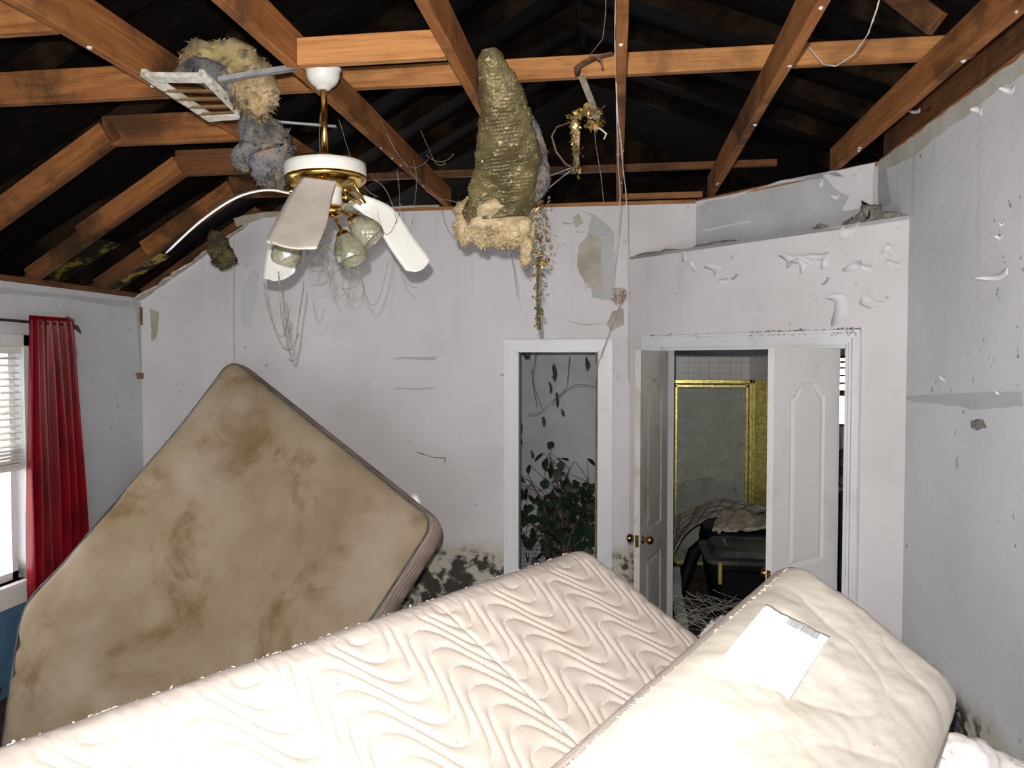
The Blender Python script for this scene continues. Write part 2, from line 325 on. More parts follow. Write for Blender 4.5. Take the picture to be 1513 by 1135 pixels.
# unseen wall behind the photographer; wide opening added to let in ambient daylight
g = G(); g.box((XL - T, FY - T, 0), (-2.2, FY, 3.3)); g.box((1.0, FY - T, 0), (XR + T, FY, 3.3)); g.box((-2.2, FY - T, 2.15), (1.0, FY, 3.3)); wallobj('wall_front', g, M_wall)
g = G(); g.box((-2.2, FY - .1, 0), (-2.14, FY, 2.15)); g.box((.94, FY - .1, 0), (1.0, FY, 2.15)); g.box((-2.14, FY - .1, 2.09), (.94, FY, 2.15)); g.box((-.63, FY - .1, 0), (-.57, FY, 2.09)); tag(g.obj('added_opening_frame', M_white), kind='structure')  # frame of the added daylight opening
# diagonal bathroom wall with double doorway: distance s along it from X0
def dg(s, z, o=0., c=0): q = V((X0 + c, D, z)) + V((.70711, -.70711, 0)) * s; return q + V((-.70711, -.70711, 0)) * o
SJ0 = .285; SJ1 = 1.572; SE = (XR - X0) * 1.41421
JT = 2.055
g = G()
def dprism(pts, o0, o1, g): return g.prism([dg(a, b, o0) for a, b in pts], V((-.70711, -.70711, 0)) * (o1 - o0))
for q in ([(0, 0), (SJ0, 0), (SJ0, ZS), (0, ZS)], [(SJ0, JT), (SJ1, JT), (SJ1, ZS), (SJ0, ZS)], [(SJ1, 0), (SE, 0), (SE, ZS), (SJ1, ZS)]): dprism(q, -.11, 0, g)
W_diag = wallobj('wall_diagonal', g, M_header)
LU = (XR - X1) * 1.41421
up0 = V((X1, D, ZS - .35)); e = V((.70711, -.70711, 0)); nn = V((.70711, .70711, 0))
g = G().obox(up0, e * LU, nn * .1, V((0, 0, ZT - ZS + .35))); W_updiag = wallobj('wall_upper_diagonal', g, M_bare)
g = G().prism([(X0, D, ZS - .02), (XR, YR, ZS - .02), (XR, YU, ZS - .02), (X1, D, ZS - .02)], (0, 0, .02)); tag(g.obj('trim_4', M_bare), kind='structure')
# closet and bathroom beyond
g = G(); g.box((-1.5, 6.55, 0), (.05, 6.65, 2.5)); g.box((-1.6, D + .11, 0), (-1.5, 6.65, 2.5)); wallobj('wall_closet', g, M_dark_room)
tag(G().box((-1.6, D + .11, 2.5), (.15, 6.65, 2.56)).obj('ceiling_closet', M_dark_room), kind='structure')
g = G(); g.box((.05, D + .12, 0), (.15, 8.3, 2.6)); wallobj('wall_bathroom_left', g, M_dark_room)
g = G(); bw = (2.05, 2.75, 1.28, 2.02)
g.box((.15, 8.2, 0), (bw[0], 8.3, 2.6)); g.box((bw[1], 8.2, 0), (3.3, 8.3, 2.6)); g.box((bw[0], 8.2, 0), (bw[1], 8.3, bw[2])); g.box((bw[0], 8.2, bw[3]), (bw[1], 8.3, 2.6)); wallobj('wall_bathroom_back', g, M_tile)
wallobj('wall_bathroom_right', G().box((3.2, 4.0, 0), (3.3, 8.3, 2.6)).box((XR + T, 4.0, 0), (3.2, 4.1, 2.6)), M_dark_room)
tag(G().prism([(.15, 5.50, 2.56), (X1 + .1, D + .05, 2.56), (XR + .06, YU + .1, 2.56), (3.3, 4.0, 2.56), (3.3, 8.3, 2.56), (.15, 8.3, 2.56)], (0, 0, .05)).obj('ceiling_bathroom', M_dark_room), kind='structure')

# ---------------------------------------------------------------- roof framing
ceil = thing('ceiling', (-1., 2.5, ZT), kind='structure')
ZB = 3.062
J = [(-1.815, D, .165), (-1.195, D, .14), (-.59, D, .14), (.012, D, .14), (.616, 5.174, .14), (1.235, 4.565, .14)]
for i, (x, y1, h) in enumerate(J): board('ceiling_joist', (x, -1.3, ZB), (x, y1 + .06, ZB), .040, h, M_wood, ceil)
# beam between the joists (a segment in every bay), blocking
YB = 2.94
board('collar_chord', (-2.95, YB, ZB + .005), (-1.836, YB, ZB + .005), .040, .135, M_wood, ceil)
board('cross_beam', (-1.75, 3.34, ZB + .145), (1.95, 3.34, ZB + .145), .040, .092, M_wood2, ceil)
board('cross_beam', (-1.75, 5.03, ZB + .145), (1.0, 5.03, ZB + .145), .040, .045, M_wood3, ceil)
board('blocking', (-1.172, 2.70, ZB + .003), (-.613, 2.70, ZB + .003), .038, .10, M_wood2, ceil)
board('blocking', (.034, 5.20, ZB), (.56, 5.20, ZB), .04, .035, M_wood2, ceil)
# left slope: knee members of the trusses
KX = -2.585
def kn(y, h=.108, m=M_wood, lowh=.10):
    sl = (ZB - 2.47) / (KX - XL)
    board('slope_chord', (XL - .03, y, 2.47 - .03 * sl), (KX + .08, y, ZB + .08 * sl), .040, lowh, M_wood3, ceil)
    a = .36; board('sister_board', (XL + (KX - XL) * a, y - .030, 2.47 + (ZB - 2.47) * a + .012), (KX + .03, y - .030, ZB + .03), .036, h, m, ceil)
for y in (3.60, 4.245, 4.87): kn(y)
for y, m in ((3.60, M_wood), (4.245, M_wood3), (4.87, M_wood3)): board('collar_chord', (KX - .03, y, ZB + .015), (-1.838, y, ZB + .015), .038, .15, m, ceil)
board('slope_chord', (XL - .03, YB, 2.45), (KX - .33, YB, ZB - .13), .04, .12, M_wood, ceil)
board('slope_chord', (XL - .03, 2.3, 2.45), (KX + .03, 2.3, ZB + .04), .04, .14, M_wood, ceil); board('collar_chord', (KX, 2.3, ZB + .0), (-1.838, 2.3, ZB + .0), .038, .14, M_wood, ceil)
board('top_plate', (XL - .04, FY, ZL + .002), (XL - .04, D, ZL + .002), .09, .036, M_wood3, ceil)
board('top_plate', (-2.58, D + .045, ZT + .001), (X1, D + .045, ZT + .001), .09, .026, M_wood2, ceil)
board('top_plate', V((X1, D, ZT + .001)) + nn * .045, V((XR, YU, ZT + .001)) + nn * .045, .09, .024, M_wood2, ceil)
board('top_plate', (XR + .05, YU, ZT + .001), (XR + .05, FY, ZT + .001), .10, .036, M_wood2, ceil)
board('top_plate', (XR + .06, YU, ZT + .038), (XR + .06, FY, ZT + .038), .08, .15, M_wood3, ceil)
board('top_plate', (XL + .02, D + .06, ZL + .01), (-2.60, D + .06, ZT + .01), .09, .07, M_wood3, ceil)
# roof: charred deck panels on rafters
RX, RZ = -.3, 4.55
def roofz(x): return 2.62 + (RZ - 2.62) * (x + 3.75) / (RX + 3.75) if x < RX else RZ - (RZ - 3.0) * (x - RX) / (3.6 - RX)
yy = FY - .3
ny = 0
SPOT = at(615, 733, **BK); hole = None  # opening added in the deck so a sunbeam makes this spot on the wall
for k in range(60):
    q = SPOT - SUN * (.1 * k)
    if q.z > roofz(q.x): hole = q; break
while yy < 8.4:
    y1 = min(yy + 1.22, 8.45)
    for (a, b) in ((-4.35, -3.45), (-3.45, -1.9), (-1.9, RX), (RX, 1.9), (1.9, 3.6)):
        m = M_deck if not (a < -4 and 3.2 < yy < 4.5) else M_mossdeck
        g = G(); fe = G()
        def panel(xa, xb, ya, yb): 
            g.prism([(xa, ya, roofz(xa)), (xb, ya, roofz(xb)), (xb, yb, roofz(xb)), (xa, yb, roofz(xa))], (0, 0, .02))
            e1 = [.006 if q in (a + .004, yy + .004) else 0 for q in (xa, ya)]; e2 = [.006 if q in (b - .004, y1 - .004) else 0 for q in (xb, yb)]; X_, x_, Y_, y_ = xa - e1[0], xb + e2[0], ya - e1[1], yb + e2[1]
            fe.prism([(X_, Y_, roofz(X_) + .0205), (x_, Y_, roofz(x_) + .0205), (x_, y_, roofz(x_) + .0205), (X_, y_, roofz(X_) + .0205)], (0, 0, .006))
        xa, xb, ya, yb = a + .004, b - .004, yy + .004, y1 - .004
        if hole and xa < hole.x < xb and ya < hole.y < yb:
            hx, hy = hole.x, hole.y; r = .028
            panel(xa, hx - r, ya, yb); panel(hx + r, xb, ya, yb); panel(hx - r, hx + r, ya, hy - r * 1.3); panel(hx - r, hx + r, hy + r * 1.3, yb)
        else: panel(xa, xb, ya, yb)
        g.obj('roof_panel', m, ceil); fe.obj('seam_light_block', M_char, ceil)  # added layer over the panels, keeps daylight from leaking through the seams
    yy += 1.22
for y in (-.9, -.2, .5, 1.1, 1.7, 2.3, 2.94, 3.60, 4.245, 4.87, 5.5, 6.1, 6.7):
    board('rafter', (-4.3, y + .05, roofz(-4.3) - .13), (RX, y + .05, roofz(RX) - .13), .038, .12, M_char, ceil)
    board('rafter', (3.3, y + .05, roofz(3.3) - .13), (RX, y + .05, roofz(RX) - .13), .038, .12, M_char, ceil)
board('brace', at(1372, 52, d=3.0), at(1255, -40, d=3.3), .04, .09, M_wood3, ceil); 
board('brace', at(-20, 28, d=2.9), at(60, 22, d=3.1), .04, .04, M_wood, ceil)
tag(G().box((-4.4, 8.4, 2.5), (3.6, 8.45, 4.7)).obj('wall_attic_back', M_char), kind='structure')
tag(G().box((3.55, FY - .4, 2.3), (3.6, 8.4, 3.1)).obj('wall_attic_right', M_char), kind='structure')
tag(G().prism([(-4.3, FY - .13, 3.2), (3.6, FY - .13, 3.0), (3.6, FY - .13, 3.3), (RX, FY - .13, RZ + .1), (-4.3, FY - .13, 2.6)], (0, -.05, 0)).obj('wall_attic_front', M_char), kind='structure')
tag(G().box((-4.37, FY - .3, 2.20), (XL - .13, 8.4, 2.23)).box((-4.37, FY - .3, 2.2), (-4.34, 8.4, 2.5)).obj('trim_5', M_white), kind='structure')

# nails / plaster screws left on the joist edges
g = G()
for (x, y1, h) in J:
    for k in range(7):
        y = 1.6 + random.uniform(0, 3.7)
        if y > y1 - .1: continue
        xx = x + random.uniform(-.012, .012); r = random.uniform(.003, .011)
        g.lathe([(0.0005, -.008), (r * .7, -.005), (r, 0.002)], (xx, y, ZB), n=6)
o = g.obj('plaster_crumb', M_webl, ceil); o['kind'] = 'stuff'

# ---------------------------------------------------------------- trims
def casing(p0, p1, wd, out, th, nm, o0=0):   # ogee-ish casing: stepped strips
    pass
g = G()
for (a, b, t) in ((0, .075, .006), (.0, .012, .030), (.018, .038, .020), (.045, .058, .018), (.065, .075, .012)):
    g.box((DL - .085 + a, D - t, 0), (DL - .085 + b + .01, D, DT + .062 - a)); g.box((DRr + .085 - b - .01, D - t, 0), (DRr + .085 - a, D, DT + .062 - a)); g.box((DL - .085 + a, D - t - .0005, DT + .075 - b - .012), (DRr + .085 - a, D, DT + .072 - a))
tag(g.obj('trim_1', M_white), kind='structure')
g = G(); g.box((DL - .001, D - .005, 0), (DL + .016, D + .115, DT)); g.box((DRr - .016, D - .005, 0), (DRr + .001, D + .115, DT)); g.box((DL, D - .005, DT - .016), (DRr, D + .115, DT + .001))
J1 = tag(g.obj('trim_2', M_white), kind='structure')
M_trk = speck('brown_track', [(.24, .15, .07), (.15, .09, .04)], 8, .6, world=True)
G().box((DRr - .034, D + .03, 0), (DRr - .016, D + .05, DT - .016)).obj('door_stop', M_trk, J1)
g = G()
for (a, b, t) in ((0, .075, .006), (.0, .012, .030), (.018, .038, .020), (.045, .058, .018), (.065, .075, .012)):
    dprism([(SJ1 + .07 - b, 0), (SJ1 + .07 - a, 0), (SJ1 + .07 - a, JT + .08 - a), (SJ1 + .07 - b, JT + .08 - a)], 0, t, g)
    dprism([(SJ0 - .14 + a, 0), (SJ0 - .14 + b, 0), (SJ0 - .14 + b, JT + .08 - a), (SJ0 - .14 + a, JT + .08 - a)], 0, t, g)
    dprism([(SJ0 - .14 + a, JT + .08 - b), (SJ1 + .07 - a, JT + .08 - b), (SJ1 + .07 - a, JT + .081 - a), (SJ0 - .14 + a, JT + .081 - a)], 0, t + .0005, g)
dprism([(SJ0 - .07, 0), (SJ0 - .0, 0), (SJ0 - .0, JT + .01), (SJ0 - .07, JT + .01)], 0, .012, g)
tag(g.obj('trim_3', M_white), kind='structure')
g = G()
for q in ([(SJ0, 0), (SJ0 + .018, 0), (SJ0 + .018, JT), (SJ0, JT)], [(SJ1 - .018, 0), (SJ1, 0), (SJ1, JT), (SJ1 - .018, JT)], [(SJ0, JT - .016), (SJ1, JT - .016), (SJ1, JT), (SJ0, JT)]): dprism(q, -.11, .001, g)
tag(g.obj('trim_6', M_white), kind='structure')

# ---------------------------------------------------------------- double doors
def door_leaf(name, hinge, free, side, mat, label, front):
    """panelled leaf: hinge and free edge points in plan; side=+1/-1 which way the thickness goes"""
    h = V((hinge[0], hinge[1], .02)); f = V((free[0], free[1], .02)); x = (f - h); W = x.length; x.normalize(); nrm = V((0, 0, 1)).cross(x) * side; H = 2.015; th = .034
    root = thing(name, h, label, None, None, 'structure')
    P = lambda u, z, n: h + x * u + V((0, 0, z)) + nrm * n
    # heights on the face: stiles, rails, two raised panels, the upper one with an arched top
    top = lambda u0, u1, u: .0 if True else 0
    pans = [(.30 if W > .3 else .1, 0)]
    st = W * .24; nu, nz = 64, 190; vs = []; fs = []
    def prof(dist):   # groove then bevelled raised field
        if dist < 0: return 0
        if dist < .010: return -.008 * dist / .010
        if dist < .016: return -.008
        if dist < .040: return -.008 + .007 * (dist - .016) / .024
        return -.001
    def hgt(u, z):
        a, b = st, W - st; m = (a + b) / 2; r = (b - a) / 2
        best = -1
        for (z0, z1, arch) in ((.22, .76, 0), (.93, 1.78, .055)):
            zt = z1
            if arch:
                k = abs(u - m) / r; kk = min(1, max(0, (k - .28) / .55)); zt = z1 + arch * (1 - kk * kk * (3 - 2 * kk)) + .012 * cos(k * pi / 2)
            dd = min(u - a, b - u, z - z0, zt - z); best = max(best, dd)
        return prof(best)
    for s_ in (0, 1):
        o_ = len(vs)
        for j in range(nz + 1):
            for i in range(nu + 1):
                u, z = W * i / nu, H * j / nz; hh = hgt(u, z); vs.append(P(u, z, (th + hh) if s_ == 0 else -hh))
        for j in range(nz):
            for i in range(nu):
                q = o_ + j * (nu + 1) + i; fs.append((q, q + 1, q + nu + 2, q + nu + 1))
    n2 = (nu + 1) * (nz + 1)
    rim = [i for i in range(nu + 1)] + [nu + j * (nu + 1) for j in range(1, nz + 1)] + [nz * (nu + 1) + i for i in range(nu - 1, -1, -1)] + [j * (nu + 1) for j in range(nz - 1, 0, -1)]
    for i in range(len(rim)): a, b = rim[i], rim[(i + 1) % len(rim)]; fs.append((a, b, b + n2, a + n2))
    me = mesh('door_panel', vs, fs, mat, root)
    prof_k = [(.0005, .062), (.014, .061), (.022, .055), (.0265, .045), (.024, .033), (.016, .027), (.010, .022), (.010, .008), (.024, .006), (.027, 0)]
    for s_ in (1, -1):
        b0 = P(W - .06, .905, th if s_ == 1 else 0)
        G().lathe(prof_k, b0, nrm * s_, 20).obj('door_knob', M_knob, root, True)
    g = G(); g.obox(P(W, .87, .006), x * .002, V((0, 0, .07)), nrm * .022); g.obj('latch_plate', M_knob, root)
    for z in (.25, 1.05, 1.8): G().lathe([(.0005, 0), (.006, 0), (.006, .09), (.0005, .09)], P(-.004, z, th / 2), (0, 0, 1), 8).obj('hinge', M_knob, root)
    return root
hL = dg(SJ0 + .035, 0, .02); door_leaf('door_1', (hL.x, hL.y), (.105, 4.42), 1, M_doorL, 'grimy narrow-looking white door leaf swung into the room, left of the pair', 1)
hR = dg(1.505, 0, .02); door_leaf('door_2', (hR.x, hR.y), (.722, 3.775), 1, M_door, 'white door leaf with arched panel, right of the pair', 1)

# ---------------------------------------------------------------- window, blind, curtain
root = thing('window_1', (XL - .06, WY0, WZ0), kind='structure')
g = G(); F = .045
g.box((XL - .10, WY0, WZ0), (XL - .05, WY0 + F, WZ1)); g.box((XL - .10, WY1 - F, WZ0), (XL - .05, WY1, WZ1)); g.box((XL - .10, WY0, WZ0), (XL - .05, WY1, WZ0 + F)); g.box((XL - .10, WY0, WZ1 - F), (XL - .05, WY1, WZ1)); g.box((XL - .095, WY0 + F, 1.33), (XL - .055, WY1 - F, 1.37)); g.box((XL - .095, 3.1, WZ0 + F), (XL - .055, 3.14, WZ1 - F))
g.obj('window_frame', M_frame, root)
for (a, b) in ((WY0 + F, 3.1), (3.14, WY1 - F)):
    for (c_, d_) in ((WZ0 + F, 1.33), (1.37, WZ1 - F)): G().box((XL - .078, a, c_), (XL - .073, b, d_)).obj('pane', M_glass, root)
g = G(); g.box((XL - .10, WY0 - .06, WZ0 - .03), (XL + .045, WY1 + .06, WZ0)); g.box((XL, WY0 - .04, WZ0 - .14), (XL + .016, WY1 + .04, WZ0 - .03)); g.box((XL, WY0 - .06, WZ1), (XL + .016, WY1 + .06, WZ1 + .07)); g.box((XL, WY1, WZ0), (XL + .016, WY1 + .06, WZ1 + .07)); g.box((XL, WY0 - .06, WZ0), (XL + .016, WY0, WZ1 + .07))
bev(g.obj('window_casing', M_frame, root), .003)
bl = thing('window_blind', (XL - .02, 3.1, WZ1), 'half-raised white slatted blind in the window beside the red curtain', 'blind')
G().box((XL - .045, WY0 + .01, WZ1 - .045), (XL - .002, WY1 - .01, WZ1 - .002)).obj('head_rail', M_blind, bl)
z = WZ1 - .07; sm = None
for k in range(14):
    zz = z - k * .040; a = .30
    p_ = [(-.025, -.008), (0, .002), (.025, -.008 + .0)]
    if sm is None:
        g = G(); ys = (WY0 + .012, WY1 - .012)
        pr = [V((cos(a) * q, 0, -sin(a) * q + .003 * (1 - (q / .025) ** 2))) for q in (-.025, -.0125, 0, .0125, .025)]
        pts = pr + [q + V((0, 0, -.0025)) for q in reversed(pr)]; g.prism([q + V((XL - .023, ys[0], zz)) for q in pts], (0, ys[1] - ys[0], 0)); sm = g.obj('slat', M_blind, bl)
    else:
        o = sm.copy(); COL.objects.link(o); o.parent = bl; o.location = sm.location + V((0, 0, -.040 * k)); o.rotation_euler = (random.uniform(-.004, .004), random.uniform(-.06, .06), 0)
for k in range(5): G().box((XL - .048, WY0 + .012, 1.345 + k * .022), (XL + .0, WY1 - .012, 1.357 + k * .022)).obj('stacked_slat', M_blind, bl)
G().box((XL - .046, WY0 + .012, 1.318), (XL - .001, WY1 - .012, 1.343)).obj('bottom_rail', M_blind, bl)
tag(G().box((XL, 1.9, .0), (XL + .012, 4.30, WZ0 - .145)).obj('trim_7', M_blue), kind='structure')

rod = thing('curtain_rod', at(60, 478, X=XL + .07), 'thin black curtain rod with leaf-shaped finial above the window', 'curtain rod')
G().tube([V((XL + .07, 2.0, 2.235)), at(108, 481, X=XL + .07)], .008, 8).obj('rod', M_webd, rod, True)
e0 = at(108, 481, X=XL + .07)
g = G(); g.tube([e0, e0 + V((0, .03, -.01)), e0 + V((0.01, .06, -.05))], [.012, .016, .004], 8); g.tube([e0 + V((0, -.01, 0)), e0 + V((.02, -.03, .03)), e0 + V((.01, -.07, .055))], [.01, .012, .004], 8, flat=.4); g.obj('finial', M_webd, rod, True)
g = G(); g.box((XL, e0.y - .09, e0.z - .04), (XL + .008, e0.y - .06, e0.z + .04)); g.tube([(XL, e0.y - .075, e0.z), (XL + .07, e0.y - .075, e0.z)], .006, 6); g.obj('bracket', M_webd, rod)
# curtain sheet: pleats deepening downwards
yT0, yT1 = at(42, 480, X=XL + .07).y, at(104, 480, X=XL + .07).y
yB0, yB1 = at(36, 850, X=XL + .09).y, at(140, 850, X=XL + .09).y
nu, nz = 150, 60; vs = []; fs = []
for j in range(nz + 1):
    v = j / nz; z = 2.245 + (.30 - 2.245) * v
    for i in range(nu + 1):
        u = i / nu; y = (yT0 + (yT1 - yT0) * u) * (1 - v ** .9) + (yB0 + (yB1 - yB0) * u) * v ** .9
        ph = u * 6.5 * 2 * pi + .9 * sin(3 * v + u * 5); dep = (.018 + .035 * v ** .6) * (.75 + .4 * noise.noise(V((u * 4, v * 2, 0))))
        vs.append((XL + .075 + dep * sin(ph) + .02 * v * sin(u * 4 + 2), y + .012 * cos(ph) * v, z + .006 * sin(ph * 2) * (v > .95)))
for j in range(nz):
    for i in range(nu): q = j * (nu + 1) + i; fs.append((q, q + 1, q + nu + 2, q + nu + 1))
cu = mesh('curtain', vs, fs, M_curt, None, True, loc=(XL + .075, yT0, .30)); cu.modifiers.new('s', 'SOLIDIFY').thickness = .002
tag(cu, 'long red satin curtain hanging in folds beside the window', 'curtain')

# ================================================================ MATTRESSES
def mattress(name, L, E, th, mats, label, cat, Ldiv=110, Wdiv=90, rc=.10, quilt=None, amp=.006, side=1, pipe=True, pull=0, band_amp=.002, wrinkle=None, pipem=None, rough=.006, roll=.014, rw=.045):
    """L: list of points down one long edge (outer face), E: vector across. side: which way the thickness goes"""
    L = [V(q) for q in L]; E = V(E); W = E.length
    seg = [0]
    for i in range(1, len(L)): seg.append(seg[-1] + (L[i] - L[i - 1]).length)
    T = seg[-1]
    def cr(i, u):
        p0, p1, p2, p3 = L[max(i - 1, 0)], L[i], L[min(i + 1, len(L) - 1)], L[min(i + 2, len(L) - 1)]
        if i == 0: p0 = p1 * 2 - p2
        if i + 2 > len(L) - 1: p3 = p2 * 2 - p1
        return .5 * ((2 * p1) + (p2 - p0) * u + (2 * p0 - 5 * p1 + 4 * p2 - p3) * u * u + (3 * p1 - p0 - 3 * p2 + p3) * u ** 3)
    def path(t):
        t = min(max(t, 0), T)
        for i in range(len(L) - 1):
            if t <= seg[i + 1] + 1e-9: return cr(i, (t - seg[i]) / (seg[i + 1] - seg[i]))
        return L[-1]
    tab = []
    for k in range(81):
        t = T * k / 80; a = path(max(t - .01, 0)); b = path(min(t + .01, T)); tg = (b - a).normalized(); tab.append((path(t), E.cross(tg).normalized() * -side))
    def P(s, t, w):
        k = min(max(t / T * 80, 0), 79.999); i = int(k); f = k - i; a = tab[i][0].lerp(tab[i + 1][0], f); n = tab[i][1].lerp(tab[i + 1][1], f).normalized()
        return a + E * (s / W) + n * w
    def rnd(s, t):
        # square grid to rounded rectangle
        cx = rc if s < rc else (W - rc if s > W - rc else None); cy = rc if t < rc else (T - rc if t > T - rc else None)
        if cx is None or cy is None: return s, t
        dx, dy = s - cx, t - cy; m = max(abs(dx), abs(dy)); l = math.hypot(dx, dy)
        return (cx + dx * m / l, cy + dy * m / l) if l > 1e-9 else (s, t)
    def edges(n, L_):   # denser near the border
        out = [0, .004, .012, .025, .045, .07]; k = max(4, n - 12)
        return out + [.07 + (L_ - .14) * (i + 1) / (k + 1) for i in range(k)] + [L_ - q for q in reversed(out)]
    su, tv = edges(Wdiv, W), edges(Ldiv, T); root = thing(name, P(W / 2, T, -th), label, cat)
    nu, nv = len(su), len(tv)
    def face(front, mat, nm):
        vs = []; fs = []; qs = []
        for t0 in tv:
            for s0 in su:
                s, t = rnd(s0, t0); dd = min(s0, W - s0, t0, T - t0)
                h = roll * (1 - max(0, 1 - dd / rw) ** 2) + .012 * (1 - math.exp(-dd / .12)); q = 1.
                if front and quilt: q = quilt(s0, t0); h += amp * q * min(1, dd / .03)
                h += rough * fbm((s * 2.2 + 3 * rc, t * 2.2, th * 9), 1.3) + .5 * rough * fbm((s, t, 1), 7)
                if front and wrinkle: h += wrinkle(s, t)
                vs.append(P(s, t, h - roll if front else -th - h + roll)); qs.append(q)
        for j in range(nv - 1):
            for i in range(nu - 1): a = j * nu + i; fs.append((a, a + 1, a + nu + 1, a + nu))
        o = mesh(nm, vs, fs, mat, root, True)
        at_ = o.data.attributes.new('quilt', 'FLOAT', 'POINT'); at_.data.foreach_set('value', qs); return o
    face(True, mats[0], 'top_panel'); face(False, mats[0], 'bottom_panel')
    # border ring
    ring = []; N = 110
    for k in range(N): ring.append((W * k / N, 0))
    for k in range(N): ring.append((W, T * k / N))
    for k in range(N): ring.append((W * (1 - k / N), T))
    for k in range(N): ring.append((0, T * (1 - k / N)))
    ring2 = []
    for (s, t) in ring:
        for c_ in ((0, 0), (W, 0), (W, T), (0, T)): pass
        ring2.append(rnd(s, t))
    per = len(ring2); nb = 42; vs = []; fs = []; acc = 0
    ctr = (W / 2, T / 2)
    qs = []
    for i, (s, t) in enumerate(ring2):
        a = ring2[i - 1]; b = ring2[(i + 1) % per]; tx, ty = b[0] - a[0], b[1] - a[1]; l = math.hypot(tx, ty) or 1; ox, oy = ty / l, -tx / l
        acc += math.hypot(s - a[0], t - a[1])
        for j in range(nb + 1):
            w_ = j / nb; q = abs(sin(pi * (w_ * 7 + .9 * sin(acc * 24)))) ** .6; bu = .018 * sin(pi * w_) + band_amp * q * min(1, w_ * 8, 8 - 8 * w_)
            vs.append(P(s + ox * bu, t + oy * bu, -roll - (th - 2 * roll) * w_)); qs.append(q)
            if not (0 <= t + oy * bu <= T): # path clamps at the ends: push along the tangent
                e_ = (tab[-1][0] - tab[-2][0]).normalized() if t > T / 2 else (tab[0][0] - tab[1][0]).normalized(); vs[-1] = P(s + ox * bu, t, -roll - (th - 2 * roll) * w_) + e_ * (abs(oy) * bu)
    for i in range(per):
        for j in range(nb): a = i * (nb + 1) + j; b = ((i + 1) % per) * (nb + 1) + j; fs.append((a, a + 1, b + 1, b))
    o = mesh('side_band', vs, fs, mats[1], root, True); at_ = o.data.attributes.new('quilt', 'FLOAT', 'POINT'); at_.data.foreach_set('value', qs)
    if pipe:
        for w_ in (-roll, -th + roll):
            g = G(); pts = [P(s, t, w_) for (s, t) in ring2]; g.tube(pts + [pts[0], pts[1]], .0075 if pipem is None else .0035, 6, False); g.obj('piping', pipem or M_pipe, root, True)
    return root, P
# A: the stained tan one standing against the back wall
TA = at(340, 530, d=4.80); RA = at(640, 770, d=4.05)
LA = [TA, at(262, 632, d=4.68), at(173, 735, d=4.52), at(95, 828, d=4.33), at(36, 898, d=4.12), at(14, 1010, d=3.90), at(-2, 1120, d=3.72)]
def wrA(s, t):
    a = -.018 * math.exp(-((t - 1.98 - .06 * sin(s * 5)) / .035) ** 2) * max(0, 1 - s * 1.2) - .016 * math.exp(-((t - 2.14 + .08 * s) / .03) ** 2) * max(0, 1 - s * .9)
    return a + .006 * fbm((s * 1.2, t * 4, 5), 1.)
matA, PA = mattress('mattress', LA, RA - TA, .25, (M_matA, M_matAs), 'stained tan mattress standing on edge against the white wall by the curtain', 'mattress', rc=.085, side=1, wrinkle=wrA, band_amp=.009, Ldiv=150)
# B: cream quilted one in the foreground
def zig(x):   # smooth zigzag, period 1
    x = x % 1.; return (sin(2 * pi * x) + .07 * sin(6 * pi * x))
QB = dict(lam=.262, A=.086, sp=.060)
def quiltB(s, t):
    ph = (s + QB['A'] * zig(t / QB['lam'] + .07 * sin(s * 4)) + .004 * fbm((s, t, 0), 6)) / QB['sp']
    q = abs(sin(pi * ph)) ** .5
    seam = min(1, abs(t - .715 - .05 * s) / .010)
    return min(q, seam)
PB = at(862, 801, d=2.40)
dirB = (at(-20, 1092, d=1.10) - PB); dB = dirB.normalized(); eB = (at(1026, 958, d=2.08) - PB); eB = (eB - dB * eB.dot(dB)).normalized()
matB, PBf = mattress('mattress', [PB, PB + dB * 1.0, PB + dB * 1.98], eB * 1.35, .19, (M_matB, M_matBs), 'cream wavy-quilted mattress lying tilted across the middle foreground', 'mattress', Ldiv=400, Wdiv=320, rc=.06, quilt=quiltB, amp=.0065, side=1, band_amp=.003, pipe=False, roll=.028, rw=.07, rough=.005)
# C: the one wrapped in clear film, bottom right
def quiltC(s, t):
    ph = (s * .9 + .13 * zig(t / .62 + s * .5)) / .17; q = abs(sin(pi * ph)) ** .28
    return q if abs(t + s * .8 - 1.1) > .006 else .0
PC = at(1184, 817, d=1.98)
dirC = (at(830, 1130, d=1.10) - PC); dC = dirC.normalized(); eC = at(1406, 1020, d=1.72) - PC; WC = eC.length + .02; eC = (eC - dC * eC.dot(dC)).normalized()
matC, PCf = mattress('mattress', [PC, PC + dC * .9, PC + dC * 1.7], eC * WC, .17, (M_matC, M_matBs), 'film-covered beige mattress with a white barcode label, bottom right corner', 'mattress', Ldiv=220, Wdiv=120, rc=.05, quilt=quiltC, amp=.0055, side=1, pipe=False, roll=.035, rw=.09, rough=.010, wrinkle=lambda s, t: .004 * abs(fbm((s * 3 + t * 2, t * .8 - s, 3), 2.2)))
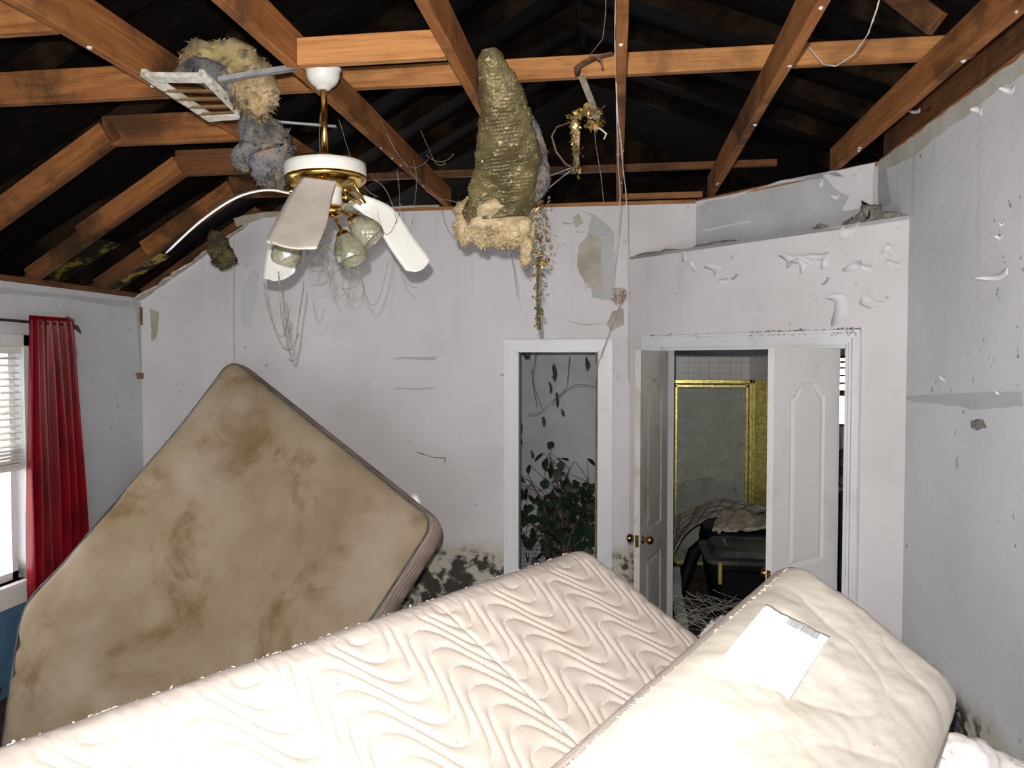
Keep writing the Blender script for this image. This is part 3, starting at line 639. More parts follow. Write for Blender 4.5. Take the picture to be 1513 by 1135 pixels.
# label on C
nC = (PCf(.2, .5, 1) - PCf(.2, .5, 0)).normalized()
def onC(x, y, off=.02): return at(x, y, n=nC, c=nC.dot(PCf(.2, .4, off)))
lab = [onC(*q) for q in ((1132, 893), (1226, 941), (1166, 1034), (1070, 968))]
vs = []; fs = []; n = 24
for j in range(n + 1):
    for i in range(n + 1):
        a = lab[0].lerp(lab[1], i / n); b = lab[3].lerp(lab[2], i / n); q = a.lerp(b, j / n); vs.append(q + nC * (.0035 * fbm((i * .12, j * .3, 0), 2)))
fs = [(j * (n + 1) + i, j * (n + 1) + i + 1, (j + 1) * (n + 1) + i + 1, (j + 1) * (n + 1) + i) for j in range(n) for i in range(n)]
lb = mesh('paper_label', vs, fs, M_tag, matC, True); lb.modifiers.new('s', 'SOLIDIFY').thickness = .0015; lb['label'] = 'white paper label with barcode'
g = G(); A0 = lab[0].lerp(lab[1], .38) + (lab[3] - lab[0]) * .06; A1 = lab[0].lerp(lab[1], .86) + (lab[3] - lab[0]) * .06; dn = (lab[3] - lab[0]) * .115
k = 0
while k < 1:
    wd = random.choice((.008, .014, .022)); a = A0.lerp(A1, k); b = A0.lerp(A1, min(1, k + wd)); g.obox(a + nC * .004, b - a, dn, nC * .0015); k += wd + random.choice((.014, .024))
g.obj('barcode', M_ink, lb)['kind'] = 'stuff'
# torn edge fluff on B and C
def frays(name, pts, mat, parent, n, ln):
    g = G()
    for _ in range(n):
        a, b = random.choice(pts); q = V(a).lerp(V(b), random.random()); d = V((random.uniform(-1, 1), random.uniform(-1, 1), random.uniform(-.6, 1))).normalized(); l = random.uniform(.3, 1) * ln
        g.tube([q, q + d * l * .5, q + d * l + V((0, 0, -l * .3))], [.0022, .0012, .0004], 3)
    o = g.obj(name, mat, parent); o['kind'] = 'stuff'
frays('frayed_edge', [(PBf(.06, -.0, -.028), PBf(1.1, .0, -.028)), (PBf(.0, .06, -.028), PBf(0, 1.9, -.028))], M_pipew, matB, 300, .011)
frays('frayed_edge', [(PCf(.05, -.0, -.035), PCf(WC - .05, .0, -.035)), (PCf(.0, .05, -.035), PCf(0, 1.2, -.035))], M_pipew, matC, 200, .010)

# heap under the foreground mattresses: upturned divan base carrying them
# ================================================================ LUMPS of insulation
def lump(name, pts, rad, mat, parent=None, n=28, seg=34, amp=.35, tuft=250, tl=.03, flat=.8, sd=0, loc=None, fr=7.):
    pts = [V(q) for q in pts]; g = G(); vs = []; m = len(pts) - 1
    for j in range(seg + 1):
        u = j / seg * m; i = min(int(u), m - 1); f = u - i; c = pts[i].lerp(pts[i + 1], f); r = rad[i] + (rad[i + 1] - rad[i]) * f
        endf = min(1, (j / seg) * 7, (1 - j / seg) * 7) ** .5; tn = (pts[i + 1] - pts[i]).normalized(); a = tn.cross(V((0, 1, .1))).normalized(); b = tn.cross(a)
        for k in range(n):
            th = 2 * pi * k / n; d = a * cos(th) + b * sin(th) * flat; q = c + d * r * max(endf, .02)
            h = amp * r * (fbm(q * fr + V((sd, 0, 0)), 1., 5) + .4 * fbm(q * fr * 3.5, 1., 3)); vs.append(q + d * h)
    fs = [(j * n + k, j * n + (k + 1) % n, (j + 1) * n + (k + 1) % n, (j + 1) * n + k) for j in range(seg) for k in range(n)] + [tuple(range(n)), tuple(seg * n + k for k in range(n))]
    g.add(vs, fs); base_n = len(vs)
    for _ in range(int(tuft * 2.2)):
        q = vs[random.randrange(base_n)]; d = V((random.uniform(-1, 1), random.uniform(-1, 1), random.uniform(-1.3, .5))).normalized(); l = random.uniform(.15, 1.) ** 1.5 * tl; s_ = V((random.uniform(-1, 1), random.uniform(-1, 1), random.uniform(-1, 1))) * l * .16
        g.add([q + s_, q - s_, q + d * l, q + s_.cross(d) * 2], [(0, 1, 2), (1, 3, 2), (3, 0, 2)])
    return g.obj(name, mat, parent, True, loc)
# the foil duct hanging from the joist
dc = thing('flexible_duct', at(722, 80, d=2.85), 'crumpled foil-covered flexible duct hanging from a ceiling joist, fibreglass spilling out below', 'duct')
prof = [(74, 722, 12, 2.80), (95, 727, 20, 2.83), (130, 737, 31, 2.90), (165, 745, 38, 2.96), (200, 748, 43, 3.02), (240, 749, 47, 3.10), (275, 744, 50, 3.18), (305, 737, 50, 3.24), (325, 734, 46, 3.28)]
vs = []; n = 56; seg = 240
for j in range(seg + 1):
    u = j / seg * (len(prof) - 1); i = min(int(u), len(prof) - 2); f = u - i; a, b = prof[i], prof[i + 1]; y, x, r, d = [a[k] + (b[k] - a[k]) * f for k in range(4)]
    c = at(x, y, d=d); rm = r * d / FPX; L_ = j / seg
    for k in range(n):
        th = 2 * pi * k / n; ring = .0036 * (.5 + noise.noise(V((L_ * 9, th, 0)))) * 1.6 * abs(sin(L_ * pi * 52 + .5 * sin(th * 2 + 3 * L_))) ; dd = V((cos(th), sin(th) * .75, .12 * sin(th + 1)))
        q = c + dd * rm; cr_ = .20 * rm * fbm(q * 5, 1., 4) + .10 * rm * fbm(q * 2.2 + V((4, 0, 0)), 1., 2) + .008 * fbm(q * 20, 1., 3) + .02 * sin(3 * th + L_ * 4) * L_ * .4
        vs.append(q + dd * (ring + cr_))
fs = [(j * n + k, j * n + (k + 1) % n, (j + 1) * n + (k + 1) % n, (j + 1) * n + k) for j in range(seg) for k in range(n)] + [tuple(range(n)), tuple(seg * n + k for k in range(n))]
mesh('foil_sleeve', vs, fs, M_duct, dc, True)
for k, (x0, x1, y0, y1, r) in enumerate([(722, 735, 292, 345, .125), (692, 686, 312, 362, .052), (712, 716, 325, 366, .05), (752, 757, 312, 366, .062), (778, 776, 325, 394, .030), (740, 742, 340, 366, .055), (702, 694, 300, 330, .06)]):
    lump('spilled_fibreglass', [at(x0, y0, d=3.29 + .01 * k), at((x0 + x1) / 2, (y0 + y1) / 2, d=3.28), at(x1, y1, d=3.28)], [r, r * 1.05, r * .55], M_fluff, dc, tuft=420, tl=.03, amp=.5, sd=k, fr=9)
lump('sooty_lining', [at(780, 165, d=3.12), at(786, 200, d=3.16), at(794, 240, d=3.2), at(798, 275, d=3.26), at(790, 300, d=3.28)], [.03, .045, .045, .04, .02], M_fibg, dc, tuft=260, tl=.025, amp=.35, flat=.25)
def shreds(name, box, n, mat, parent, sz=.018, dd=3.28, loc=None):
    g = G(); pts = box
    for _ in range(n):
        k = random.random() * (len(pts) - 1); i = int(k); f = k - i; x = pts[i][0] + (pts[i + 1][0] - pts[i][0]) * f + random.gauss(0, pts[i][2]); y = pts[i][1] + (pts[i + 1][1] - pts[i][1]) * f
        q = at(x, y, d=dd + random.uniform(-.04, .04)); a = V([random.uniform(-1, 1) for _ in range(3)]) * sz * random.uniform(.3, 1); b = V([random.uniform(-1, 1) for _ in range(3)]) * sz * random.uniform(.3, 1)
        g.add([q, q + a, q + a * .6 + b, q + b + V((0, 0, .002))], [(0, 1, 2, 3)])
    return g.obj(name, mat, parent, False, loc)
o = shreds('foil_shreds', [(790, 285, 9), (795, 330, 8), (800, 370, 6), (797, 395, 5), (795, 440, 2.0), (794, 482, 2)], 420, M_foil, dc, .018); o['kind'] = 'stuff'
o = shreds('foil_shreds', [(720, 85, 8), (745, 150, 16), (755, 210, 24), (760, 285, 26)], 140, M_foil, dc, .012, 2.95); o['kind'] = 'stuff'
G().tube([at(795, 380, d=3.28), at(794, 430, d=3.28), at(796, 488, d=3.28)], [.008, .006, .010], 5).obj('hanging_string', M_fibd, dc)
G().tube([at(755, 375, d=3.28), at(760, 400, d=3.28), at(764, 440, d=3.28)], [.002, .0015, .001], 4).obj('hanging_string', M_webd, dc)

# torn insulation over the ceiling register, left of the fan
ins = thing('insulation_batt', at(350, 160, d=2.95), 'torn yellow and sooty grey insulation sagging beside the ceiling register', 'insulation')
lump('batt', [at(268, 92, d=2.95), at(300, 88, d=2.93), at(345, 100, d=2.9), at(378, 140, d=2.9), at(385, 178, d=2.92)], [.05, .055, .085, .085, .06], M_fib, ins, tuft=500, tl=.035, amp=.45, sd=3)
lump('sooty_batt', [at(365, 150, d=2.98), at(382, 195, d=2.98), at(396, 232, d=3.0), at(408, 258, d=3.0), at(416, 276, d=3.0)], [.05, .08, .105, .07, .02], M_fibg, ins, tuft=500, tl=.035, amp=.42, sd=5)
lump('sooty_batt', [at(255, 108, d=2.88), at(295, 102, d=2.88), at(335, 122, d=2.86), at(352, 150, d=2.88)], [.02, .045, .045, .03], M_fibg, ins, tuft=200, tl=.025, amp=.4, sd=9)
lump('dangling_shred', [at(350, 215, d=2.95), at(355, 240, d=2.95), at(362, 252, d=2.95)], [.012, .03, .01], M_fibg, ins, tuft=160, tl=.03, amp=.6)
o = lump('insulation_scrap', [at(312, 340, d=4.9), at(322, 362, d=4.9), at(332, 378, d=4.9), at(328, 398, d=4.9)], [.04, .075, .075, .03], M_fibd, None, tuft=350, tl=.03, amp=.5, flat=.6, loc=at(320, 345, d=4.9))
tag(o, 'small dark clump of insulation hanging over the slope at the wall top', 'insulation')

# ceiling register frame and metal strips
reg = thing('ceiling_register', at(255, 128, d=2.75), 'pale rectangular ceiling register frame hanging tilted beside the joist', 'register')
c_ = [at(207, 113, d=2.72), at(300, 114, d=2.70), at(362, 176, d=2.98), at(308, 180, d=3.02)]
upn = (c_[1] - c_[0]).cross(c_[3] - c_[0]).normalized()
def strip(a, b, wv, th, nm, mat, par):
    d = (b - a); g = G(); g.obox(a, d, wv, upn * th); return g.obj(nm, mat, par)
ww = .032
strip(c_[0], c_[1], (c_[3] - c_[0]).normalized() * ww * 1.3, .018, 'frame_bar', M_plaster, reg); strip(c_[3], c_[2], (c_[0] - c_[3]).normalized() * ww, .018, 'frame_bar', M_plaster, reg)
strip(c_[0], c_[3], (c_[1] - c_[0]).normalized() * ww * .6, .03, 'frame_bar', M_plaster, reg); strip(c_[1], c_[2], (c_[0] - c_[1]).normalized() * ww * .6, .03, 'frame_bar', M_plaster, reg)
for f in (.30, .48, .66, .82):
    a = c_[0].lerp(c_[3], f); b = c_[1].lerp(c_[2], f); strip(a, b, (c_[3] - c_[0]).normalized() * .012, .006, 'louvre', M_trk, reg)
strip(c_[0] - upn * .03, c_[1] - upn * .03, (c_[3] - c_[0]), .004, 'damper', M_char, reg) if False else None
sp = thing('metal_strap', at(380, 110, d=2.8), 'grey metal strap running from the register to the joist above the fan', 'strap')
g = G(); a, b = at(322, 120, d=2.78), at(437, 101, d=2.80); g.obox(a, b - a, V((0, .025, .0)), V((0, 0, .018))); g.obj('strap', M_steel, sp)
st2 = G(); a, b = at(398, 180, d=3.0), at(496, 188, d=3.0); st2.obox(a, b - a, V((0, .012, 0)), V((0, 0, .008))); o = st2.obj('metal_strap', M_steel); tag(o, 'thin metal strip sticking out behind the fan rod', 'strap')

# ================================================================ CEILING FAN
ca = V((-1.195, 2.86, ZB)); fx = at(478, 243, d=2.90)
fan = thing('ceiling_fan', (at(477, 118, d=2.87)), 'white and brass ceiling fan with drooping warped blades', 'ceiling fan')
t0 = at(477, 96, d=2.86); ax = (at(480, 232, d=2.90) - t0).normalized(); sc = .0026
G().lathe([(.0005, 0), (.058, 0), (.064, .004), (.069, .012), (.069, .018), (.063, .024), (.062, .034), (.061, .044), (.056, .058), (.047, .070), (.036, .079), (.030, .082), (.026, .090), (.018, .092), (.0005, .092)], t0, ax, 32).obj('canopy', M_fanw, fan, True)
t1 = t0 + ax * .085; G().tube([t1, t0 + ax * .365], .0125, 14).obj('down_rod', M_brass, fan, True)
mc = t0 + ax * .348; A_ = V((.03, .02, -1)).normalized()
G().lathe([(.0005, -.01), (.05, -.008), (.10, 0), (.142, .010), (.150, .018)], mc, A_, 40).obj('motor_top', M_brass, fan, True)
G().lathe([(.149, .018), (.154, .020), (.155, .034), (.155, .060), (.153, .066), (.150, .068)], mc, A_, 48).obj('motor_housing', M_fanw, fan, True)
fnv = lambda j, k: (-.004 if (k % 4 < 2 and 3 < j < 7) else 0)
G().lathe([(.150, .066), (.155, .070), (.155, .078), (.150, .086), (.138, .096), (.120, .104), (.095, .110), (.070, .112), (.05, .113)], mc, A_, 64, fnv).obj('motor_bowl', M_brass, fan, True)
G().lathe([(.05, .110), (.050, .118), (.046, .124), (.046, .165), (.044, .172), (.038, .176), (.0005, .178)], mc + V((.012, 0, 0)), A_, 28).obj('switch_housing', M_fanw, fan, True)
G().lathe([(.036, .176), (.040, .180), (.045, .196), (.038, .212), (.022, .222), (.0005, .225)], mc + V((.012, 0, 0)), A_, 28).obj('light_fitter', M_brass, fan, True)
g = G()
for k in range(3): g.lathe([(.0005, 0), (.003, 0), (.003, .002), (.0005, .002)], mc + A_ * (.128 + .012 * k) + V((-.008, -.048, 0)), (0, -1, 0), 8)
g.obj('switch', M_webd, fan)
def blade(rows, mat, under, label=None, tipw=1.):
    """rows: left and right edge points (px x, px y, distance) from hub to tip"""
    rows = [(at(a[0], a[1], d=a[2]), at(b[0], b[1], d=b[2])) for a, b in rows]; n = 24; m = 8
    def sm(i, t, k):
        p = [r[k] for r in rows]; p0 = p[max(i - 1, 0)]; p1 = p[i]; p2 = p[i + 1]; p3 = p[min(i + 2, len(p) - 1)]
        return .5 * ((2 * p1) + (p2 - p0) * t + (2 * p0 - 5 * p1 + 4 * p2 - p3) * t * t + (3 * p1 - p0 - 3 * p2 + p3) * t ** 3)
    vs = []
    for j in range(n + 1):
        u = j / n * (len(rows) - 1); i = min(int(u), len(rows) - 2); a = sm(i, u - i, 0); b = sm(i, u - i, 1); tn = (rows[-1][0] - rows[-2][0])
        for k in range(m + 1):
            s = k / m; q = a.lerp(b, s); e_ = j / n
            if e_ > .7: q = q - (rows[-1][0] - rows[-2][0]).normalized() * (.034 * ((e_ - .7) / .3) ** 2) * (1 - math.exp(-((s - .5) / .30) ** 2)) * 1. * (abs(s - .5) * 2) ** 1.5
            vs.append(q)
    fs = [(j * (m + 1) + k, j * (m + 1) + k + 1, (j + 1) * (m + 1) + k + 1, (j + 1) * (m + 1) + k) for j in range(n) for k in range(m)]
    o = mesh('blade', vs, fs, mat, fan, True); s = o.modifiers.new('s', 'SOLIDIFY'); s.thickness = .007; s.offset = 0
    if label: o['label'] = label
    return o
blade([((448, 262, 2.76), (497, 268, 2.74)), ((432, 283, 2.70), (490, 290, 2.68)), ((412, 318, 2.56), (483, 330, 2.53)), ((395, 352, 2.42), (470, 362, 2.39)), ((397, 362, 2.38), (468, 372, 2.36))], M_bladeb, None, 'dusty blade hanging towards the room')
blade([((400, 350, 3.12), (447, 340, 3.10)), ((393, 380, 3.14), (440, 372, 3.12)), ((389, 408, 3.15), (437, 396, 3.13)), ((390, 418, 3.15), (434, 412, 3.13))], M_fanw, None)
blade([((520, 305, 2.98), (538, 288, 2.98)), ((552, 330, 3.0), (580, 308, 3.02)), ((578, 370, 3.02), (610, 350, 3.04)), ((598, 398, 3.03), (634, 382, 3.05)), ((606, 406, 3.03), (636, 394, 3.05))], M_fanw, None)
# warped blade seen edge on
blade([((428, 286, 2.83), (424, 283, 2.98)), ((395, 281, 2.82), (393, 279, 2.97)), ((350, 292, 2.81), (348, 290, 2.96)), ((298, 326, 2.80), (300, 322, 2.95)), ((243, 376, 2.80), (247, 372, 2.95))], M_fanw, None, 'warped blade curving down to the left')
# blade irons
for a, b, c_ in ((mc + A_ * .11 + V((.02, -.06, 0)), at(475, 272, d=2.76), at(465, 290, d=2.71)), (mc + A_ * .11 + V((.06, .03, 0)), at(512, 285, d=2.95), at(534, 302, d=2.98)), (mc + A_ * .11 + V((-.08, .0, 0)), at(428, 284, d=2.90), at(400, 281, d=2.90)), (mc + A_ * .11 + V((-.02, .06, 0)), at(440, 310, d=3.08), at(425, 345, d=3.10)), (mc + A_ * .11 + V((.07, 0, 0)), at(520, 268, d=2.9), at(540, 300, d=2.92))):
    G().tube([a, b, c_], [.014, .016, .012], 8, flat=.45).obj('blade_iron', M_brass, fan, True)
# light kit: arms and prismatic shades
def shade_at(px, py, dpt, dirpx, L_=.115, r=.052):
    tip = at(px + dirpx[0], py + dirpx[1], d=dpt + dirpx[2]); b0 = at(px, py, d=dpt); a_ = (tip - b0).normalized()
    hub = mc + A_ * .205
    G().tube([hub, hub.lerp(b0, .5) + V((0, 0, .02)), b0], .0065, 8).obj('lamp_arm', M_brass, fan, True)
    G().lathe([(.0005, -.012), (.014, -.010), (.024, 0), (.027, .012), (.026, .018)], b0, a_, 20).obj('shade_holder', M_brass, fan, True)
    prof = [(.022, .012), (.030, .022), (.040, .036), (.047, .052), (r, .070), (r + .001, .088), (r - .002, .104), (r - .006, .115)]
    pr = []
    for i in range(len(prof) - 1):
        for q in range(3): f = q / 3; pr.append((prof[i][0] + (prof[i + 1][0] - prof[i][0]) * f, prof[i][1] + (prof[i + 1][1] - prof[i][1]) * f))
    pr.append(prof[-1]); sc_ = L_ / .115; pr = [(a, b * sc_) for a, b in pr]
    fn = lambda j, k: .0026 * (1 if (j + k) % 5 == 0 or (j - k) % 5 == 0 else -.6)
    G().lathe(pr, b0, a_, 50, fn).obj('lamp_shade', M_shade, fan, True).modifiers.new('s', 'SOLIDIFY').thickness = .002
    G().lathe([(.0005, .07), (.014, .068), (.020, .055), (.018, .04), (.010, .022), (.010, .01)], b0, a_, 16).obj('bulb', M_fanw, fan, True)
shade_at(520, 322, 2.78, (34, 34, .0)); shade_at(506, 345, 2.76, (16, 40, -.02)); shade_at(432, 345, 2.86, (-10, 36, .02)); shade_at(508, 290, 3.02, (20, 14, .1), .09, .045)

# threads and cobwebs (each bundle one thing)
def threads(name, lines, r, mat, label, cat='cobweb', wob=.01, kind=None):
    if len(lines) > 12: kind = 'stuff'
    many = 1 < len(lines) <= 12; c0 = V(lines[0][0]); root = thing(name, c0, label, cat) if many else None
    g = G()
    for pts in lines:
        if many: g = G()
        P_ = [V(q) for q in pts]; out = []
        for i in range(len(P_) - 1):
            n_ = 8
            for k in range(n_):
                q = P_[i].lerp(P_[i + 1], k / n_); out.append(q + V([noise.noise(q * 4.5 + V((j * 7, P_[0].x * 9, 0))) * wob for j in range(3)]))
        out.append(P_[-1]); g.tube(out, [r * random.uniform(.6, 1.3) for _ in out], 4)
        if many: g.obj('strand', mat, root)
    if many: return root
    o = g.obj(name, mat, None); tag(o, label, cat, None, kind); return o
def catl(x0, y0, x1, y1, sag, d, n=6):
    return [at(x0 + (x1 - x0) * i / n, y0 + (y1 - y0) * i / n + sag * 4 * (i / n) * (1 - i / n), d=d) for i in range(n + 1)]
L1 = []
for _ in range(26):
    x, y, rx, ry, a0 = random.uniform(455, 522), random.uniform(355, 425), random.uniform(6, 24), random.uniform(8, 32), random.uniform(0, 6.3); d_ = random.uniform(2.85, 3.0); L1.append([at(x + rx * cos(a0 + k * .42), y + ry * sin(a0 + k * .42), d=d_ + .004 * k) for k in range(random.randint(9, 15))])
threads('cobweb', L1, .0012, M_web, 'tangle of fine thread loops dangling beneath the fan lamp shades', wob=.008)
threads('cobweb', [catl(392, 418, 430, 460, 60, 3.1, 12), catl(412, 400, 447, 415, 118, 3.1, 14), catl(418, 430, 432, 515, 10, 3.1), catl(420, 515, 442, 495, 12, 3.1)], .0028, M_web, 'long sooty loops hanging from the back fan blade', wob=.015)
threads('cobweb', [catl(530, 395, 575, 385, 62, 3.0, 10), catl(463, 440, 480, 455, 30, 3.0), catl(590, 395, 615, 425, 8, 3.05)], .0012, M_web, 'loose thin loop hanging between the lamp shades and the right blade', wob=.01)
threads('cobweb', [catl(560, 180, 700, 300, 40, 3.6), catl(588, 250, 600, 395, -6, 3.2), catl(612, 235, 615, 360, 5, 3.4), catl(545, 290, 590, 300, 50, 3.0), catl(545, 265, 585, 330, -14, 3.0), catl(620, 190, 655, 240, 22, 3.7), catl(650, 290, 680, 350, 20, 4.4), catl(480, 160, 470, 225, 5, 2.9), catl(500, 180, 560, 290, 24, 3.1), catl(575, 205, 632, 235, 26, 3.5), catl(628, 230, 668, 228, 12, 3.5)], .0012, M_web, 'thin dusty strands strung between fan, joists and wall', wob=.03)
threads('cobweb', [[at(346, 330, d=4.9), at(345, 470, d=4.8), at(345, 536, d=4.7)]], .0012, M_web, 'single strand falling to the top corner of the tan mattress', wob=.004)
threads('hanging_string', [[at(908, -20, d=2.6), at(909, 100, d=2.9), at(912, 180, d=3.1), at(921, 240, d=3.3), at(926, 300, d=3.6), at(928, 560, d=4.2)], [at(909, 60, d=2.85), at(911, 190, d=3.1), at(917, 290, d=3.6), at(905, 430, d=4.3)]], .0021, M_webl, 'pale string hanging down past the middle joist', 'string', .008)
threads('hanging_string', [[at(896, -20, d=3.0), at(890, 60, d=3.1), at(862, 95, d=3.2)]], .0015, M_web, 'short dark thread running up from the brown ribbon', 'string', .01)
threads('electric_wire', [[at(1302, -15, d=2.5), at(1296, 12, d=2.55), at(1283, 50, d=2.6), at(1262, 80, d=2.7), at(1235, 98, d=2.8), at(1215, 95, d=2.85), at(1195, 70, d=2.9)]], .0024, M_webl, 'pale twisted wire looping between two joists at upper right', 'wire', .003)
L2 = []
for _ in range(34):
    a = random.uniform(0, 6.3); r_ = random.uniform(5, 16); L2.append(catl(915 + r_ * cos(a), 438 + r_ * sin(a), 915 - r_ * cos(a + .8), 438 - r_ * sin(a + .8), random.uniform(-10, 14), 5.1, 6))
threads('cobweb', L2, .0011, speck('rusty_thread', [(.40, .26, .18), (.3, .2, .14)], 20, .9), 'rusty-looking nest of thread stuck to the wall right of the closet door', wob=.02)
threads('cobweb', [[at(918, 450, d=5.05), at(900, 490, d=5.0), at(890, 530, d=4.95)], [at(917, 450, d=5.05), at(903, 480, d=5.02), at(880, 560, d=4.95)], [at(912, 460, d=5.05), at(893, 520, d=5.0), at(878, 552, d=4.98)], [at(838, 474, d=5.2), at(860, 480, d=5.2), at(892, 478, d=5.2)]], .0025, M_webl, 'pale strands stretched over the corner of the closet door casing', wob=.01)
threads('cobweb', [[at(785, 545, Y=D + .3), at(800, 605, Y=D + .35), at(830, 580, Y=D + .4), at(850, 568, Y=D + .4), at(880, 572, Y=D + .3)], [at(790, 520, Y=D + .2), at(788, 560, Y=D + .25), at(792, 600, Y=D + .3)], [at(845, 525, Y=D + .3), at(838, 570, Y=D + .35), at(815, 600, Y=D + .35)], [at(780, 612, Y=D + .35), at(800, 608, Y=D + .35)]], .0022, M_webd, 'dark drooping strands inside the closet doorway', wob=.02)
sc_ = thing('soot_strand', at(818, 540, Y=D + .3), 'furry black soot clumps clinging to threads in the closet doorway', 'soot')
for k, (x, y0, y1, rr0) in enumerate(((818, 538, 562, .016), (866, 528, 545, .020), (822, 580, 600, .010), (802, 616, 628, .014), (768, 620, 640, .010), (785, 666, 674, .012), (775, 520, 528, .024), (830, 605, 612, .006), (812, 565, 580, .007), (768, 648, 655, .008))):
    lump('clump', [at(x, y0, Y=D + .3), at(x + 2, (y0 + y1) / 2, Y=D + .3), at(x + 1, y1, Y=D + .3)], [rr0 * .5, rr0, rr0 * .5], M_hair, sc_, tuft=40, tl=.02, amp=.7, n=9, seg=9, sd=k, fr=20)
threads('soot_clump', [catl(570, 470, 615, 470, 0, 5.1, 2)[:0] or [at(616, 668, d=5.3), at(640, 676, d=5.3), at(658, 677, d=5.3), at(656, 685, d=5.3)]], .002, M_webd, 'tiny dark wisp on the wall left of the closet door', 'soot', .003)

# ribbon and shredded foil in mid air
rb = thing('hanging_debris', at(860, 120, d=3.3), 'brown ribbon strip with shredded gold foil dangling from the cross beam', 'debris')
G().tube([at(905, 78, d=2.98), at(880, 84, d=3.02), at(864, 92, d=3.1), at(853, 100, d=3.15), at(853, 112, d=3.2)], [.010, .014, .017, .016, .010], 8, flat=.35).obj('ribbon', M_ribbon, rb, True)
G().tube([at(880, 84, d=3.02), at(888, 90, d=3.02), at(890, 102, d=3.02)], [.012, .014, .010], 8, flat=.4).obj('ribbon', M_ribbon, rb, True)
G().tube([at(845, 180, d=3.3), at(822, 188, d=3.3), at(815, 202, d=3.3), at(822, 225, d=3.3), at(836, 243, d=3.3), at(848, 248, d=3.3)], [.006, .011, .012, .010, .012, .006], 8, flat=.35).obj('ribbon', M_ribbon, rb, True)
g = G()
for k in range(5): g.tube([at(855 + k * 2, 112, d=3.25), at(862 + 2 * k, 130, d=3.27), at(870 + 2 * k, 150, d=3.3), at(876 + 2.5 * k, 175, d=3.3)], .0035, 5)
g.tube([at(877, 170, d=3.3), at(880, 212, d=3.3), at(888, 260, d=3.3), at(892, 300, d=3.3)], .0012, 4); g.tube([at(852, 245, d=3.3), at(830, 262, d=3.35), at(803, 284, d=3.4)], .003, 4); g.tube([at(852, 245, d=3.3), at(825, 255, d=3.35), at(793, 268, d=3.4)], .003, 4); g.obj('frayed_cord', M_web, rb)
o = shreds('foil_shreds', [(848, 176, 5), (858, 168, 8), (872, 160, 8), (882, 182, 5), (870, 190, 5)], 170, M_foil, rb, .026, 3.3); o['kind'] = 'stuff'
o = shreds('foil_shreds', [(848, 176, 3), (850, 205, 3.5), (852, 235, 2.5), (850, 260, 2)], 120, M_foil, rb, .022, 3.3); o['kind'] = 'stuff'
lump('grey_core', [at(848, 172, d=3.31), at(851, 205, d=3.31), at(852, 250, d=3.31)], [.022, .020, .010], M_fib, rb, tuft=90, tl=.02, seg=14, n=12)
G().tube([at(876, 186, d=3.3), at(888, 191, d=3.3), at(896, 198, d=3.3), at(892, 206, d=3.3)], [.006, .004, .004, .003], 5).obj('frayed_cord', M_webl, rb)

# ================================================================ PEELING PAINT
PN = [0]
def patch(name, poly, plane, nrm, mat, parent, off=.001, th=.0015, jit=.008, sub=6):
    pts = [at(x, y, **plane) for x, y in poly]; out = []; nrm = V(nrm).normalized(); PN[0] += 1; off += .0009 * (PN[0] % 5)
    for i in range(len(pts)):
        a, b = pts[i], pts[(i + 1) % len(pts)]
        for j in range(sub):
            q = a.lerp(b, j / sub); d = V([noise.noise(q * 14 + V((m * 5, 0, 3))) for m in range(3)]) * jit + V([random.uniform(-1, 1) for _ in range(3)]) * jit * .25; d -= nrm * d.dot(nrm); out.append(q + d + nrm * off)
    g = G(); g.prism(out, nrm * th); o = g.obj(name, mat, parent); return o
NB = (0, -1, 0); ND = (-1, -1, 0)
for poly, mt in (([(858, 312), (875, 320), (868, 345), (858, 370), (862, 395), (872, 420), (875, 440), (905, 445), (908, 345), (895, 330), (880, 318)], M_bare), ([(870, 345), (888, 350), (890, 430), (868, 425), (852, 392), (856, 365)], M_tan), ([(372, 398), (384, 402), (380, 440), (372, 478), (362, 490), (357, 470), (360, 425)], M_pale),
                 ([(345, 322), (384, 314), (650, 302), (650, 306), (500, 311), (390, 322), (350, 336)], M_tan), ([(575, 530), (590, 528), (645, 527), (644, 532), (600, 531)], M_bare), ([(580, 573), (642, 573), (640, 576), (585, 576)], M_bare), ([(222, 455), (235, 462), (232, 500), (224, 505)], M_tan), ([(905, 460), (922, 455), (922, 480), (903, 490), (896, 480)], M_tan), ([(848, 320), (856, 315), (862, 330), (850, 338)], M_tan)):
    patch('peeled_patch', poly, BK, NB, mt, W_back)
for poly, mt in (([(1028, 299), (1150, 272), (1293, 240), (1293, 252), (1270, 262), (1240, 262), (1232, 252), (1200, 262), (1160, 266), (1120, 279), (1085, 292), (1050, 296), (1030, 306)], M_wall), ([(1258, 270), (1276, 262), (1280, 278), (1262, 280)], M_header), ([(1215, 258), (1245, 262), (1292, 242), (1290, 305), (1245, 312), (1255, 290), (1235, 280)], M_header), ([(1040, 340), (1110, 325), (1110, 328), (1040, 343)], M_header)):
    patch('paint_remnant', poly, DU, ND, mt, W_updiag, .001, .003)
for poly in ([(1299, 240), (1330, 217), (1400, 165), (1513, 82), (1600, 18), (1600, 40), (1513, 112), (1480, 130), (1440, 164), (1400, 190), (1355, 228), (1310, 250), (1300, 252)],):
    patch('paint_remnant', poly, RW, (-1, 0, 0), M_cream, W_right, .001, .004, .008, 14)
for poly, mt in (([(1435, 622), (1452, 618), (1458, 630), (1445, 638), (1436, 632)], M_rubble), ([(1415, 675), (1418, 690), (1414, 694), (1413, 680)], M_tan), ([(1340, 585), (1513, 578), (1513, 600), (1440, 606), (1400, 598), (1340, 592)], M_bare), ([(1290, 240), (1310, 250), (1318, 300), (1300, 312), (1297, 260)], M_bare)):
    patch('peeled_patch', poly, RW, (-1, 0, 0), mt, W_right)
